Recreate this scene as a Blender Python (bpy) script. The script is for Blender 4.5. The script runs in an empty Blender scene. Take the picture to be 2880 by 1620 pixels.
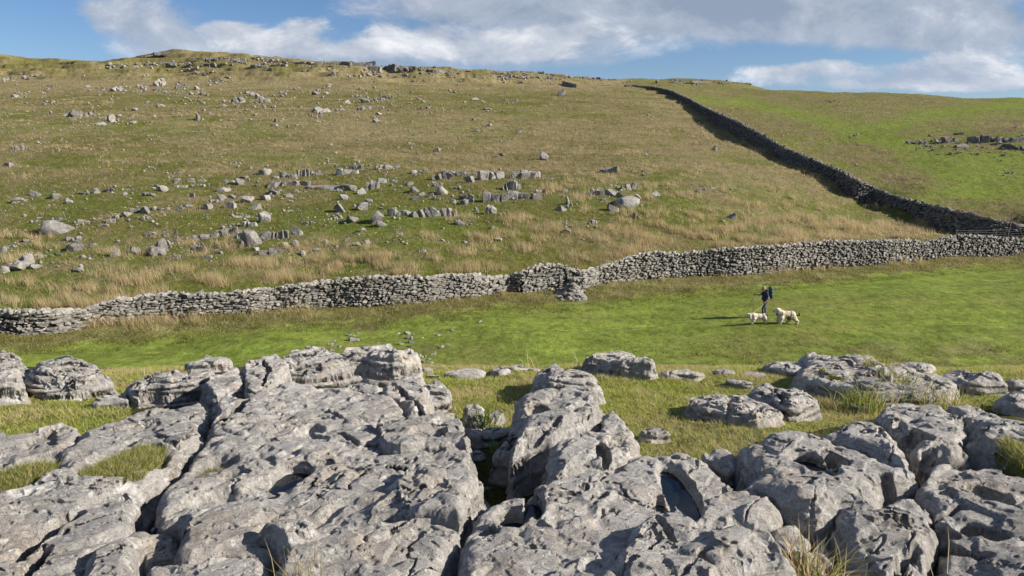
import bpy, math, random
import numpy as np
from mathutils import Vector, Matrix

# ------------------------------------------------------------------ camera
FOC = 2080.0; CX = 1440.0; CY = 810.0          # focal length and centre for a 2880 wide picture
PITCH = math.radians(11.1); CT = math.cos(PITCH); ST = math.sin(PITCH)
scene = bpy.context.scene
COL = scene.collection
cam_data = bpy.data.cameras.new("camera")
cam_data.sensor_width = 36.0
cam_data.lens = FOC/2880.0*36.0
cam_data.clip_start = 0.05; cam_data.clip_end = 9000
cam = bpy.data.objects.new("camera", cam_data)
cam.rotation_euler = (math.radians(90)-PITCH, 0, 0)
COL.objects.link(cam); scene.camera = cam

# ------------------------------------------------------------------ light
SUN_EL = math.radians(28); SUN_AZ = math.radians(-10)     # azimuth measured from +X towards +Y
SUN = Vector((math.cos(SUN_EL)*math.cos(SUN_AZ), math.cos(SUN_EL)*math.sin(SUN_AZ), math.sin(SUN_EL)))
sl = bpy.data.lights.new("sun", 'SUN'); sl.energy = 4.8; sl.angle = math.radians(0.6); sl.color = (1.0, 0.91, 0.78)
so = bpy.data.objects.new("sun", sl); so.rotation_euler = (-SUN).to_track_quat('-Z', 'Y').to_euler(); COL.objects.link(so)
scene.view_settings.view_transform = 'Standard'; scene.view_settings.look = 'None'
scene.view_settings.exposure = 0.96; scene.view_settings.gamma = 1.0
try: scene.view_settings.use_curve_mapping = False
except Exception: pass
scene.cycles.max_bounces = 5; scene.cycles.diffuse_bounces = 3; scene.cycles.glossy_bounces = 3
scene.cycles.use_denoising = True
try: scene.cycles.denoising_prefilter = 'ACCURATE'
except Exception: pass

class NT:
    def __init__(s, tree):
        s.t = tree; s.n = tree.nodes; s.l = tree.links
    def node(s, typ, **kw):
        n = s.n.new(typ)
        for k, v in kw.items(): setattr(n, k, v)
        return n
    def link(s, a, b): s.l.new(a, b)
    def put(s, sock, v):
        if isinstance(v, bpy.types.NodeSocket): s.l.new(v, sock)
        else: sock.default_value = v
    def m(s, op, a, b=0.0, c=0.0, clamp=False):
        n = s.n.new('ShaderNodeMath'); n.operation = op; n.use_clamp = clamp
        s.put(n.inputs[0], a); s.put(n.inputs[1], b); s.put(n.inputs[2], c)
        return n.outputs[0]
    def vm(s, op, a, b=(0, 0, 0)):
        n = s.n.new('ShaderNodeVectorMath'); n.operation = op
        s.put(n.inputs[0], a); s.put(n.inputs[1], b)
        return n.outputs[0]
    def noise(s, vec, scale, detail=6.0, rough=0.55, dist=0.0):
        n = s.n.new('ShaderNodeTexNoise'); s.put(n.inputs['Vector'], vec)
        n.inputs['Scale'].default_value = scale; n.inputs['Detail'].default_value = detail
        n.inputs['Roughness'].default_value = rough; n.inputs['Distortion'].default_value = dist
        return n.outputs['Fac']
    def ramp(s, fac, stops):
        n = s.n.new('ShaderNodeValToRGB'); s.put(n.inputs[0], fac)
        cr = n.color_ramp
        while len(cr.elements) < len(stops): cr.elements.new(0.5)
        for e, (p, c) in zip(cr.elements, stops):
            e.position = p; e.color = (c[0], c[1], c[2], 1) if not isinstance(c, (int, float)) else (c, c, c, 1)
        return n.outputs[0]
    def sstep(s, x, lo, hi):
        n = s.n.new('ShaderNodeMapRange'); n.interpolation_type = 'SMOOTHSTEP'
        s.put(n.inputs[0], x); n.inputs[1].default_value = lo; n.inputs[2].default_value = hi
        n.inputs[3].default_value = 0; n.inputs[4].default_value = 1
        return n.outputs[0]
    def mix(s, fac, a, b, blend='MIX'):
        n = s.n.new('ShaderNodeMix'); n.data_type = 'RGBA'; n.blend_type = blend
        s.put(n.inputs[0], fac)
        ca = [i for i in n.inputs if i.type == 'RGBA']
        for sock, v in zip(ca, (a, b)):
            if isinstance(v, (tuple, list)): v = (v[0], v[1], v[2], 1)
            s.put(sock, v)
        return [o for o in n.outputs if o.type == 'RGBA'][0]

def pix_t(qy):
    """picture row (2880x1620) -> rise over forward distance"""
    den = FOC*CT + (CY-qy)*ST
    return (-FOC*ST + (CY-qy)*CT)/den
def pix_a(qx, qy):
    return (qx-CX)/(FOC*CT + (CY-qy)*ST)

# ------------------------------------------------------------------ sky with clouds
def build_world():
    w = bpy.data.worlds.new("World"); scene.world = w; w.use_nodes = True
    T = NT(w.node_tree); T.n.clear()
    out = T.node('ShaderNodeOutputWorld'); bg = T.node('ShaderNodeBackground')
    sky = T.node('ShaderNodeTexSky', sky_type='NISHITA'); sky.sun_disc = False
    sky.sun_elevation = SUN_EL; sky.sun_rotation = math.radians(90)-SUN_AZ
    sky.altitude = 400; sky.air_density = 1.0; sky.dust_density = 0.4; sky.ozone_density = 1.6
    tc = T.node('ShaderNodeTexCoord')
    sep = T.node('ShaderNodeSeparateXYZ'); T.link(tc.outputs['Generated'], sep.inputs[0])
    yy = T.m('MAXIMUM', sep.outputs[1], 0.08)
    u = T.m('DIVIDE', sep.outputs[0], yy); v = T.m('DIVIDE', sep.outputs[2], yy)
    comb = T.node('ShaderNodeCombineXYZ'); T.link(u, comb.inputs[0]); T.link(T.m('MULTIPLY', v, 1.8), comb.inputs[1])
    T.link(T.m('MULTIPLY', sep.outputs[1], 0.3), comb.inputs[2])
    P = comb.outputs[0]
    n1 = T.noise(P, 6.5, 10, 0.64, 0.35); n2 = T.noise(P, 20, 8, 0.66, 0.3)
    # rise towards the light: the same noise sampled a little towards the sun
    P2 = T.vm('ADD', P, (0.035, 0.045, 0.0)); n3 = T.noise(P2, 6.5, 10, 0.64, 0.35)
    edge = T.m('ADD', T.m('MULTIPLY', T.m('SUBTRACT', n1, 0.5), 2.1), T.m('MULTIPLY', T.m('SUBTRACT', n2, 0.5), 0.9))
    def field(blobs):
        acc = None
        for (px, py, rx, ry, amp) in blobs:
            qx, qy = px*1.118, py*1.118
            u0, v0 = pix_a(qx, qy), pix_t(qy)
            ru, rv = rx*1.118/FOC, ry*1.118/FOC
            dx = T.m('MULTIPLY', T.m('SUBTRACT', u, u0), 1/ru); dy = T.m('MULTIPLY', T.m('SUBTRACT', v, v0), 1/rv)
            d2 = T.m('MULTIPLY_ADD', dx, dx, T.m('MULTIPLY', dy, dy))
            g = T.m('MULTIPLY', T.m('EXPONENT', T.m('MULTIPLY', d2, -1.0)), amp)
            acc = g if acc is None else T.m('ADD', acc, g)
        return acc
    # crisp cumulus (positions are directions in the sky)
    cum = field([(600,78,95,34,1.15),(520,70,60,22,.7),(760,60,70,34,1.0),(700,120,190,34,.7),(985,78,95,40,1.05),(1110,70,50,30,.55),
                 (1210,105,110,48,1.1),(1385,95,95,48,1.1),(1590,88,45,32,.9),(1500,70,60,30,.6),(900,130,260,34,.8),(1350,140,160,26,.6),
                 (1950,180,130,26,1.2),(2080,160,70,18,.8),(2350,175,230,34,1.0),(2430,130,120,40,.7),(2250,215,380,18,.9),(2480,210,120,24,.7)])
    veil = field([(640,150,260,40,.7),(1500,110,160,60,.55),(1850,60,240,60,.7),(1000,60,160,60,.4),(300,40,110,60,.9),(420,70,130,70,.9),(560,120,200,50,.8),(250,25,60,22,.4),(900,140,300,40,.6),(1300,20,300,34,.75),(1250,90,330,70,.62),(1650,20,300,46,.95),
                  (2000,40,320,60,1.1),(2300,70,300,70,1.05),(2500,130,160,90,.9),(1300,160,260,24,.5),(2250,220,340,24,.6),(1050,-60,900,70,.7),(2100,-80,800,110,1.2)])
    other = T.m('MULTIPLY', T.sstep(v, 0.26, 0.5), 0.80)      # scattered cloud overhead, out of view, thickened to lift the ambient light
    cden = T.sstep(T.m('ADD', T.m('ADD', cum, -0.62), T.m('MULTIPLY', edge, 0.95)), -0.08, 0.48)
    vden = T.sstep(T.m('ADD', T.m('ADD', T.m('ADD', veil, other), -0.62), T.m('MULTIPLY', edge, 0.85)), -0.12, 0.65)
    vden = T.m('MULTIPLY', vden, 0.93)
    relief = T.m('MULTIPLY', T.m('SUBTRACT', n1, n3), 2.6)
    lit = T.m('ADD', T.m('ADD', 0.50, relief), T.m('MULTIPLY', T.m('SUBTRACT', n2, 0.5), 0.45), clamp=True)
    under = field([(2200,195,300,22,.85),(2330,160,180,30,.45),(1150,150,200,22,.4),(1750,20,260,30,.75),(760,150,190,18,.35),(1200,30,120,22,.3)])
    lit = T.m('SUBTRACT', lit, T.m('MULTIPLY', under, 0.6), clamp=True)
    K = 1.0
    ccol = T.ramp(lit, [(0.0, (3.6*K/10, 4.1*K/10, 5.1*K/10)), (0.45, (.51, .55, .62)), (1.0, (.86, .86, .88))])
    vcol = T.ramp(lit, [(0.0, (.27, .33, .43)), (0.6, (.42, .47, .56)), (1.0, (.60, .63, .70))])
    S = 0.07; GC = 8.2
    skc = T.vm('MULTIPLY', sky.outputs[0], (0.45, 0.58, 0.78))
    mul = lambda c: T.vm('MULTIPLY', c, (GC, GC, GC))
    c1 = T.mix(vden, skc, mul(vcol)); c2 = T.mix(cden, c1, mul(ccol))
    # thin pale air along the skyline
    low = T.m('MULTIPLY', T.sstep(v, 0.19, 0.02), 0.25)
    c2 = T.mix(low, c2, tuple(x*GC for x in (.42, .55, .76)))
    T.link(c2, bg.inputs[0]); bg.inputs[1].default_value = S
    T.link(bg.outputs[0], out.inputs[0])
    w.cycles.sampling_method = 'MANUAL'; w.cycles.sample_map_resolution = 1024
build_world()

# ------------------------------------------------------------------ helpers
_rs = np.random.RandomState(7)
_perm = np.concatenate([_rs.permutation(256)]*3).astype(np.int64)
_ang = np.linspace(0, 2*np.pi, 256, endpoint=False); _g2 = np.stack([np.cos(_ang), np.sin(_ang)], 1)
_g3 = _rs.normal(size=(256, 3)); _g3 /= np.linalg.norm(_g3, axis=1)[:, None]
def pn2(x, y, seed=0):
    x = x+seed*17.31; y = y+seed*5.77
    xi = np.floor(x).astype(np.int64); yi = np.floor(y).astype(np.int64)
    xf = x-xi; yf = y-yi; xi &= 255; yi &= 255
    u = xf*xf*xf*(xf*(xf*6-15)+10); v = yf*yf*yf*(yf*(yf*6-15)+10)
    def g(ix, iy, dx, dy):
        h = _perm[_perm[ix & 255]+(iy & 255)]; gg = _g2[h]
        return gg[..., 0]*dx+gg[..., 1]*dy
    a = g(xi, yi, xf, yf); b = g(xi+1, yi, xf-1, yf); c = g(xi, yi+1, xf, yf-1); d = g(xi+1, yi+1, xf-1, yf-1)
    return 1.5*((a*(1-u)+b*u)*(1-v)+(c*(1-u)+d*u)*v)
def pn3(x, y, z, seed=0):
    x = x+seed*13.7; y = y+seed*3.1; z = z+seed*7.9
    xi = np.floor(x).astype(np.int64); yi = np.floor(y).astype(np.int64); zi = np.floor(z).astype(np.int64)
    xf = x-xi; yf = y-yi; zf = z-zi
    u = xf*xf*(3-2*xf); v = yf*yf*(3-2*yf); w = zf*zf*(3-2*zf)
    r = 0
    for i in (0, 1):
        for j in (0, 1):
            for k in (0, 1):
                h = _perm[_perm[_perm[(xi+i) & 255]+((yi+j) & 255)]+((zi+k) & 255)]; gg = _g3[h]
                dd = gg[..., 0]*(xf-i)+gg[..., 1]*(yf-j)+gg[..., 2]*(zf-k)
                r = r+dd*(u if i else 1-u)*(v if j else 1-v)*(w if k else 1-w)
    return 1.6*r
def fbm2(x, y, o=4, seed=0, gain=.5):
    s = 0; a = 1.0; f = 1.0; n = 0
    for i in range(o):
        s = s+a*pn2(x*f, y*f, seed+i*3); n += a; a *= gain; f *= 2.03
    return s/n
def fbm3(x, y, z, o=3, seed=0, gain=.5):
    s = 0; a = 1.0; f = 1.0; n = 0
    for i in range(o):
        s = s+a*pn3(x*f, y*f, z*f, seed+i*3); n += a; a *= gain; f *= 2.03
    return s/n
def sst(x, lo, hi):
    t = np.clip((x-lo)/(hi-lo), 0, 1); return t*t*(3-2*t)

def mesh_obj(name, V, F, mat=None, parent=None, smooth=True, attrs=None, loc=None, link=True):
    """V (n,3) array, F (m,3) or (m,4) array or list of arrays"""
    V = np.asarray(V, dtype=np.float64)
    if loc is not None: V = V-np.array(loc)[None, :]
    me = bpy.data.meshes.new(name)
    Fs = F if isinstance(F, list) else [F]
    Fs = [np.asarray(f, dtype=np.int32) for f in Fs if len(f)]
    nl = sum(f.size for f in Fs); nf = sum(len(f) for f in Fs)
    me.vertices.add(len(V)); me.vertices.foreach_set('co', V.astype(np.float32).ravel())
    me.loops.add(nl); me.loops.foreach_set('vertex_index', np.concatenate([f.ravel() for f in Fs]))
    me.polygons.add(nf)
    cnt = np.concatenate([np.full(len(f), f.shape[1], dtype=np.int32) for f in Fs])
    st = np.concatenate([[0], np.cumsum(cnt)[:-1]]).astype(np.int32)
    me.polygons.foreach_set('loop_start', st)
    me.polygons.foreach_set('use_smooth', np.full(nf, smooth, dtype=bool))
    if attrs:
        for k, arr in attrs.items():
            arr = np.asarray(arr)
            if arr.ndim == 1:
                at = me.attributes.new(k, 'FLOAT', 'POINT'); at.data.foreach_set('value', arr.astype(np.float32))
            else:
                at = me.attributes.new(k, 'FLOAT_COLOR', 'POINT')
                rgba = np.ones((len(V), 4), dtype=np.float32); rgba[:, :3] = arr; at.data.foreach_set('color', rgba.ravel())
    me.update(calc_edges=True); me.validate()
    if mat: me.materials.append(mat)
    o = bpy.data.objects.new(name, me)
    if loc is not None: o.location = loc
    if parent: o.parent = parent
    if link: COL.objects.link(o)
    return o
def tag(o, label=None, cat=None, group=None, kind=None):
    if label: o['label'] = label
    if cat: o['category'] = cat
    if group: o['group'] = group
    if kind: o['kind'] = kind
    return o
def empty(name, loc):
    o = bpy.data.objects.new(name, None); o.location = loc; o.empty_display_size = .2; COL.objects.link(o); return o

# ------------------------------------------------------------------ materials
def new_mat(name):
    m = bpy.data.materials.new(name); m.use_nodes = True
    T = NT(m.node_tree); b = m.node_tree.nodes['Principled BSDF']
    b.inputs['Roughness'].default_value = 0.9
    try: b.inputs['Specular IOR Level'].default_value = 0.25
    except Exception: pass
    return m, T, b
def geo_pos(T): return T.node('ShaderNodeNewGeometry').outputs['Position']
def bump(T, b, h, dist, strength=1.0, prev=None):
    n = T.node('ShaderNodeBump'); n.inputs['Distance'].default_value = dist; n.inputs['Strength'].default_value = strength
    T.link(h, n.inputs['Height'])
    if prev is not None: T.link(prev, n.inputs['Normal'])
    if b: T.link(n.outputs[0], b.inputs['Normal'])
    return n.outputs[0]

def mat_pavement():
    m, T, b = new_mat("weathered_limestone")
    P = geo_pos(T)
    big = T.noise(P, 1.7, 5, .6); mid = T.noise(P, 9, 8, .68, .4); fine = T.noise(P, 46, 7, .72); grit = T.noise(P, 150, 4, .7)
    f = T.m('ADD', T.m('ADD', T.m('MULTIPLY', big, .22), T.m('MULTIPLY', mid, .30)), T.m('ADD', T.m('MULTIPLY', fine, .32), T.m('MULTIPLY', grit, .26)))
    c = T.ramp(f, [(.42, (.14, .134, .127)), (.49, (.265, .255, .242)), (.545, (.385, .37, .35)), (.62, (.50, .483, .455)), (.72, (.68, .66, .62))])
    warm = T.sstep(T.noise(P, 2.6, 4, .6), .50, .68)
    lowt = T.sstep(T.noise(P, .9, 4, .6), .42, .60); c = T.mix(T.m('MULTIPLY', lowt, .45), c, T.vm('MULTIPLY', c, (.66, .66, .67)))
    c = T.mix(T.m('MULTIPLY', warm, .5), c, T.vm('MULTIPLY', c, (1.12, .99, .84)))
    # pale and dark crusts of lichen, a few orange ones
    vor = T.node('ShaderNodeTexVoronoi'); T.link(T.vm('ADD', P, T.vm('MULTIPLY', T.node('ShaderNodeTexNoise').outputs['Color'], (.03, .03, .03))), vor.inputs['Vector'])
    vor.inputs['Scale'].default_value = 2.1; vor.inputs['Randomness'].default_value = 1
    wd = T.m('ADD', vor.outputs['Distance'], T.m('MULTIPLY', T.m('SUBTRACT', mid, .5), .35))
    white = T.m('MULTIPLY', T.sstep(wd, .17, .12), T.sstep(T.noise(P, 1.1, 2), .46, .54))
    c = T.mix(T.m('MULTIPLY', white, .7), c, (.66, .65, .62))
    white2 = T.sstep(T.m('ADD', T.m('MULTIPLY', T.noise(P, 11, 7, .74), .65), T.m('MULTIPLY', fine, .35)), .530, .590)
    c = T.mix(T.m('MULTIPLY', white2, .72), c, (.60, .59, .57))
    dark = T.sstep(T.m('ADD', T.m('MULTIPLY', T.noise(P, 17, 6, .78), .7), T.m('MULTIPLY', big, .3)), .565, .66)
    c = T.mix(T.m('MULTIPLY', dark, .62), c, (.07, .066, .062))
    pits = T.node('ShaderNodeTexVoronoi'); T.link(P, pits.inputs['Vector']); pits.inputs['Scale'].default_value = 75
    pit = T.m('MULTIPLY', T.sstep(pits.outputs['Distance'], .30, .10), T.sstep(mid, .5, .6))
    c = T.mix(T.m('MULTIPLY', pit, .6), c, (.05, .048, .045))
    org = T.m('MULTIPLY', T.sstep(T.noise(P, 8.5, 5, .7), .705, .74), T.sstep(T.noise(P, .8, 1), .52, .58))
    c = T.mix(org, c, (.42, .17, .02))
    T.link(c, b.inputs['Base Color'])
    b.inputs['Roughness'].default_value = .88
    p = bump(T, None, mid, .035, 1.0)
    p = bump(T, None, fine, .016, 1.0, p)
    p = bump(T, None, T.m('SUBTRACT', grit, T.m('MULTIPLY', pit, .7)), .007, 1.0, p)
    T.link(p, b.inputs['Normal'])
    return m
def mat_boulder(name, scale, base=1.0):
    m, T, b = new_mat(name)
    P = geo_pos(T)
    big = T.noise(P, .9*scale, 5, .6); mid = T.noise(P, 5*scale, 7, .7, .3); fine = T.noise(P, 22*scale, 4, .7)
    f = T.m('ADD', T.m('MULTIPLY', big, .4), T.m('ADD', T.m('MULTIPLY', mid, .4), T.m('MULTIPLY', fine, .2)))
    c = T.ramp(f, [(.36, (.09*base, .086*base, .084*base)), (.46, (.20*base, .19*base, .18*base)), (.55, (.33*base, .315*base, .29*base)), (.66, (.52*base, .50*base, .47*base))])
    oi = T.node('ShaderNodeObjectInfo')
    k = T.m('MULTIPLY_ADD', oi.outputs['Random'], .5, .78)
    cb = T.node('ShaderNodeCombineXYZ')
    for i in range(3): T.link(k, cb.inputs[i])
    c = T.vm('MULTIPLY', c, cb.outputs[0])
    T.link(c, b.inputs['Base Color'])
    p = bump(T, None, mid, .16/scale, 1.0); p = bump(T, None, fine, .04/scale, .8, p); T.link(p, b.inputs['Normal'])
    return m
def mat_wall():
    m, T, b = new_mat("wall_limestone")
    P = geo_pos(T)
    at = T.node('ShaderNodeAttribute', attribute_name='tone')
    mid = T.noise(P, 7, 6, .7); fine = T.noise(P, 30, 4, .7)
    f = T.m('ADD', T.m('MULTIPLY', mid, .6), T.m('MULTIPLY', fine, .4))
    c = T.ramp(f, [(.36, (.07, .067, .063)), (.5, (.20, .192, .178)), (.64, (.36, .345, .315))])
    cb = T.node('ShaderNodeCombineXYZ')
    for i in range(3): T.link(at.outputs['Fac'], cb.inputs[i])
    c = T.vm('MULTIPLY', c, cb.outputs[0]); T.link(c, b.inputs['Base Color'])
    bump(T, b, mid, .04, .8)
    return m
def mat_ground():
    m, T, b = new_mat("turf_ground")
    P = geo_pos(T)
    at = T.node('ShaderNodeAttribute', attribute_name='gcol')
    rg = T.node('ShaderNodeAttribute', attribute_name='rough')
    Ps = T.vm('MULTIPLY', P, (1, .55, 1))
    n1 = T.noise(Ps, 3.2, 6, .68, .3); n2 = T.noise(Ps, 14, 5, .7); n0 = T.noise(Ps, .55, 4, .6)
    v = T.m('ADD', T.m('MULTIPLY', n1, .5), T.m('MULTIPLY', n2, .5))
    lush = T.ramp(v, [(.37, .48), (.5, 1.0), (.63, 1.42)])
    rgh = T.ramp(v, [(.36, .40), (.48, .85), (.56, 1.12), (.68, 1.75)])
    k = T.mix(rg.outputs['Fac'], lush, rgh)
    c = T.vm('MULTIPLY', at.outputs['Color'], k)
    # yellower and greyer blades mixed through
    c = T.mix(T.m('MULTIPLY', T.sstep(n1, .54, .66), T.m('MULTIPLY_ADD', rg.outputs['Fac'], .35, .08)), c, (.23, .185, .085))
    c = T.mix(T.m('MULTIPLY', T.sstep(n0, .5, .68), .25), c, T.vm('MULTIPLY', c, (.80, 1.02, .9)))
    fleck = T.sstep(T.noise(P, 5.2, 3, .8), .70, .73)
    c = T.mix(T.m('MULTIPLY', fleck, .7), c, (.03, .028, .014))
    T.link(c, b.inputs['Base Color']); b.inputs['Roughness'].default_value = 1.0
    b.inputs['Specular IOR Level'].default_value = .08
    hh = T.m('MULTIPLY', v, T.m('MULTIPLY_ADD', rg.outputs['Fac'], .85, .15))
    bump(T, b, hh, .35, 1.0)
    return m
def mat_blade(name, transl=.35):
    m = bpy.data.materials.new(name); m.use_nodes = True
    T = NT(m.node_tree); T.n.clear()
    at = T.node('ShaderNodeAttribute', attribute_name='bcol')
    d = T.node('ShaderNodeBsdfDiffuse'); tr = T.node('ShaderNodeBsdfTranslucent'); mx = T.node('ShaderNodeMixShader'); o = T.node('ShaderNodeOutputMaterial')
    T.link(at.outputs['Color'], d.inputs[0]); T.link(at.outputs['Color'], tr.inputs[0])
    mx.inputs[0].default_value = transl
    T.link(d.outputs[0], mx.inputs[1]); T.link(tr.outputs[0], mx.inputs[2]); T.link(mx.outputs[0], o.inputs[0])
    return m
def mat_plain(name, col, rough=.8, nscale=0, namp=.3, bdist=0, metal=0):
    m, T, b = new_mat(name)
    b.inputs['Roughness'].default_value = rough; b.inputs['Metallic'].default_value = metal
    if nscale:
        n = T.noise(T.node('ShaderNodeTexCoord').outputs['Object'], nscale, 5, .65)
        lo = tuple(x*(1-namp) for x in col); hi = tuple(min(1, x*(1+namp)) for x in col)
        T.link(T.ramp(n, [(.35, lo), (.65, hi)]), b.inputs['Base Color'])
        if bdist: bump(T, b, n, bdist, 1.0)
    else: b.inputs['Base Color'].default_value = (*col, 1)
    return m
M_PAVE = mat_pavement(); M_ROCK = mat_boulder("hill_limestone", 1.0, .88); M_BROWN = mat_boulder("bare_brown_stone", 1.6, .95)
M_WALL = mat_wall(); M_GROUND = mat_ground(); M_BLADE = mat_blade("grass_blades", .45)
M_SCAR = mat_boulder("scar_limestone", .45, .72)
# ------------------------------------------------------------------ terrain
CTRL = []          # (a, L, t)
def P_(px, py, Y): qx, qy = px*1.118, py*1.118; CTRL.append((pix_a(qx, qy), math.log(Y), pix_t(qy)))
for a in (-1.15, -.75, -.35, 0, .35, .75, 1.15):
    for (Y, z) in ((.8, -1.62), (1.5, -1.62), (2.2, -1.63), (3, -1.70), (4.5, -1.87), (6, -2.10), (7.5, -2.38), (9, -2.79), (10.5, -3.32), (12.5, -4.1), (16, -5.35), (22, -7.25), (27.5, -8.95)):
        CTRL.append((a, math.log(Y), z/Y))
for a in (-1.15, -.7, -.35, 0, .35, .7, 1.15):
    for Y in (31.5, 35, 38.5): CTRL.append((a, math.log(Y), -9.65/Y))
for a, Ys in ((.35, (43,)), (.55, (43, 50)), (.75, (43, 52)), (1.1, (43, 52))):
    for Y in Ys: CTRL.append((a, math.log(Y), -9.65/Y))
for px, rows in {
    0:    ((700,46.5),(600,57),(500,73),(400,97),(300,140),(250,178),(210,222),(165,285),(140,330)),
    430:  ((600,56),(500,72),(400,96),(300,139),(250,178),(212,222),(185,262),(160,300),(131,345)),
    230:  ((157,318),),
    700:  ((152,330),(215,221),(300,139),(400,96),(500,72),(600,56)),
    1000: ((600,55),(500,71),(450,81),(400,95),(350,113),(300,138),(250,178),(216,220),(190,262),(168,300)),
    1300: ((560,61),(450,81),(350,113),(260,172),(222,220),(202,255),(183,300)),
    1560: ((520,67),(420,90),(330,121),(250,182),(219,262),(201,330)),
    1800: ((500,72),(400,97),(330,124),(305,138)),
    1720: ((258,188),),(1690): ((240,216),), 1640: ((225,245),),
    1900: ((362,110),), 1960: ((395,103),), 2100: ((460,88),), 2200: ((512,82),), 2330: ((565,74),), 2400: ((583,70.5),), 2480: ((598,69.3),), 2540: ((602,69),),
    1850: ((270,175),(235,255),(209,330)),
    2050: ((400,104),(330,125),(280,165),(250,215),(233,275)),
    2300: ((500,80),(430,95),(375,110),(345,116),(300,145),(262,190),(237,240)),
    2576: ((560,70),(480,82),(420,94),(372,104),(345,109),(310,135),(270,175),(251,215)),
    -400: ((600,57),(400,97),(300,140),(210,225),(140,310)),
    3000: ((480,82),(330,125),(262,200)),
}.items():
    for py, Y in rows: P_(px, py, Y)
# the near wall stands on the valley floor; the hill starts just behind it
for px, pb, pt in ((-400,850,790),(0,836,779),(221,815,778),(430,797,735),(640,785,728),(830,770,704),(1000,764,692),(1190,746,686),(1350,731,667),(1560,708,655),(1700,696,634),(1850,691,622),(2010,677,610),(2150,665,604),(2320,654,606),(2440,644,592),(2560,638,600),(2700,632,594),(3000,606,580)):
    qx = px*1.118; tb = pix_t(pb*1.118); tt = pix_t((pt-5)*1.118); Yw = -9.65/tb
    CTRL.append((pix_a(qx, pb*1.118), math.log(Yw), -9.65/Yw))
    Y2 = (9.65+.2*Yw)/(.2-tt); CTRL.append((pix_a(qx, pt*1.118), math.log(Y2), tt))
# ground behind each crest
crest = {-400:(140,310),0:(140,330),230:(157,318),430:(131,345),700:(152,330),1000:(168,300),1300:(183,300),1560:(201,330),1850:(209,330),2050:(233,275),2300:(237,240),2576:(251,215),3000:(262,200)}
for px, (py, Y) in crest.items():
    qx, qy = px*1.118, py*1.118; a = pix_a(qx, qy); z = pix_t(qy)*Y
    for k, dz in ((1.15, -1.5), (1.45, -5), (2.2, -14)): CTRL.append((a, math.log(Y*k), (z+dz)/(Y*k)))
for a in (-1.1, -.5, 0, .5, 1.1):
    CTRL.append((a, math.log(1400), .004)); CTRL.append((a, math.log(3500), -.004))
C = np.array(CTRL)
_cx = C[:, 0]*1.6; _cl = C[:, 1]
def _phi(r2): return np.where(r2 > 1e-12, .5*r2*np.log(np.maximum(r2, 1e-12)), 0)
n = len(C)
_r2 = (_cx[:, None]-_cx[None])**2+(_cl[:, None]-_cl[None])**2
A_ = np.zeros((n+3, n+3)); A_[:n, :n] = _phi(_r2)+np.eye(n)*2e-4
A_[:n, n] = 1; A_[:n, n+1] = _cx; A_[:n, n+2] = _cl; A_[n:, :n] = A_[:n, n:].T
W_ = np.linalg.solve(A_, np.concatenate([C[:, 2], np.zeros(3)]))
GA = np.linspace(-1.35, 1.35, 360); GL = np.linspace(math.log(.7), math.log(3600), 760)
def _tps(x, l):
    r2 = (x[:, None]-_cx[None])**2+(l[:, None]-_cl[None])**2
    return _phi(r2)@W_[:n]+W_[n]+W_[n+1]*x+W_[n+2]*l
GT = np.stack([_tps(np.full(len(GL), a*1.6), GL) for a in GA])       # (a, L)
def base_t(a, L):
    fa = np.clip((a-GA[0])/(GA[1]-GA[0]), 0, len(GA)-1.001); fl = np.clip((L-GL[0])/(GL[1]-GL[0]), 0, len(GL)-1.001)
    i = fa.astype(int); j = fl.astype(int); u = fa-i; v = fl-j
    return (GT[i, j]*(1-u)+GT[i+1, j]*u)*(1-v)+(GT[i, j+1]*(1-u)+GT[i+1, j+1]*u)*v
def base_h(X, Y):
    return base_t(X/Y, np.log(Y))*Y
def ground_h(X, Y, zb=None):
    X = np.asarray(X, float); Y = np.asarray(Y, float)
    if zb is None: zb = base_h(X, Y)
    valley = sst(Y, 24, 29)*(1-sst(zb, -9.5, -8.6))
    hill = sst(Y, 36, 44)*(1-valley)
    far = sst(Y, 120, 300)
    d = valley*(.13*fbm2(X/5, Y/4, 3, 2)+.05*fbm2(X/1.2, Y/.9, 3, 9)+.018*fbm2(X/.3, Y/.3, 2, 12))
    d = d+hill*(.55*fbm2(X/14, Y/11, 4, 5)+.13*fbm2(X/1.5, Y/1.3, 3, 11)+.045*np.abs(fbm2(X/.5, Y/.5, 2, 31)))
    d = d+hill*far*(1.3*fbm2(X/22, Y/20, 3, 25))
    q_ = (zb+d)/2.6+.5*fbm2(X/60, Y/30, 2, 27); fq = q_-np.floor(q_)
    d = d+sst(Y, 215, 260)*2.2*(np.floor(q_)+sst(fq, .30, .55)-q_)*(1-sst(Y, 420, 500))*(1-sst(X/Y, -.03, .07))
    d = d+(1-sst(Y, 10, 12))*(.05*fbm2(X/.9, Y/.9, 3, 15)+.015*fbm2(X/.12, Y/.12, 2, 16))
    return zb+d
def proj(X, Y, Z):
    zc = Y*CT-Z*ST; yc = Y*ST+Z*CT
    return CX+FOC*X/zc, CY-FOC*yc/zc
_LR = np.linspace(math.log(28), math.log(420), 500)
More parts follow.
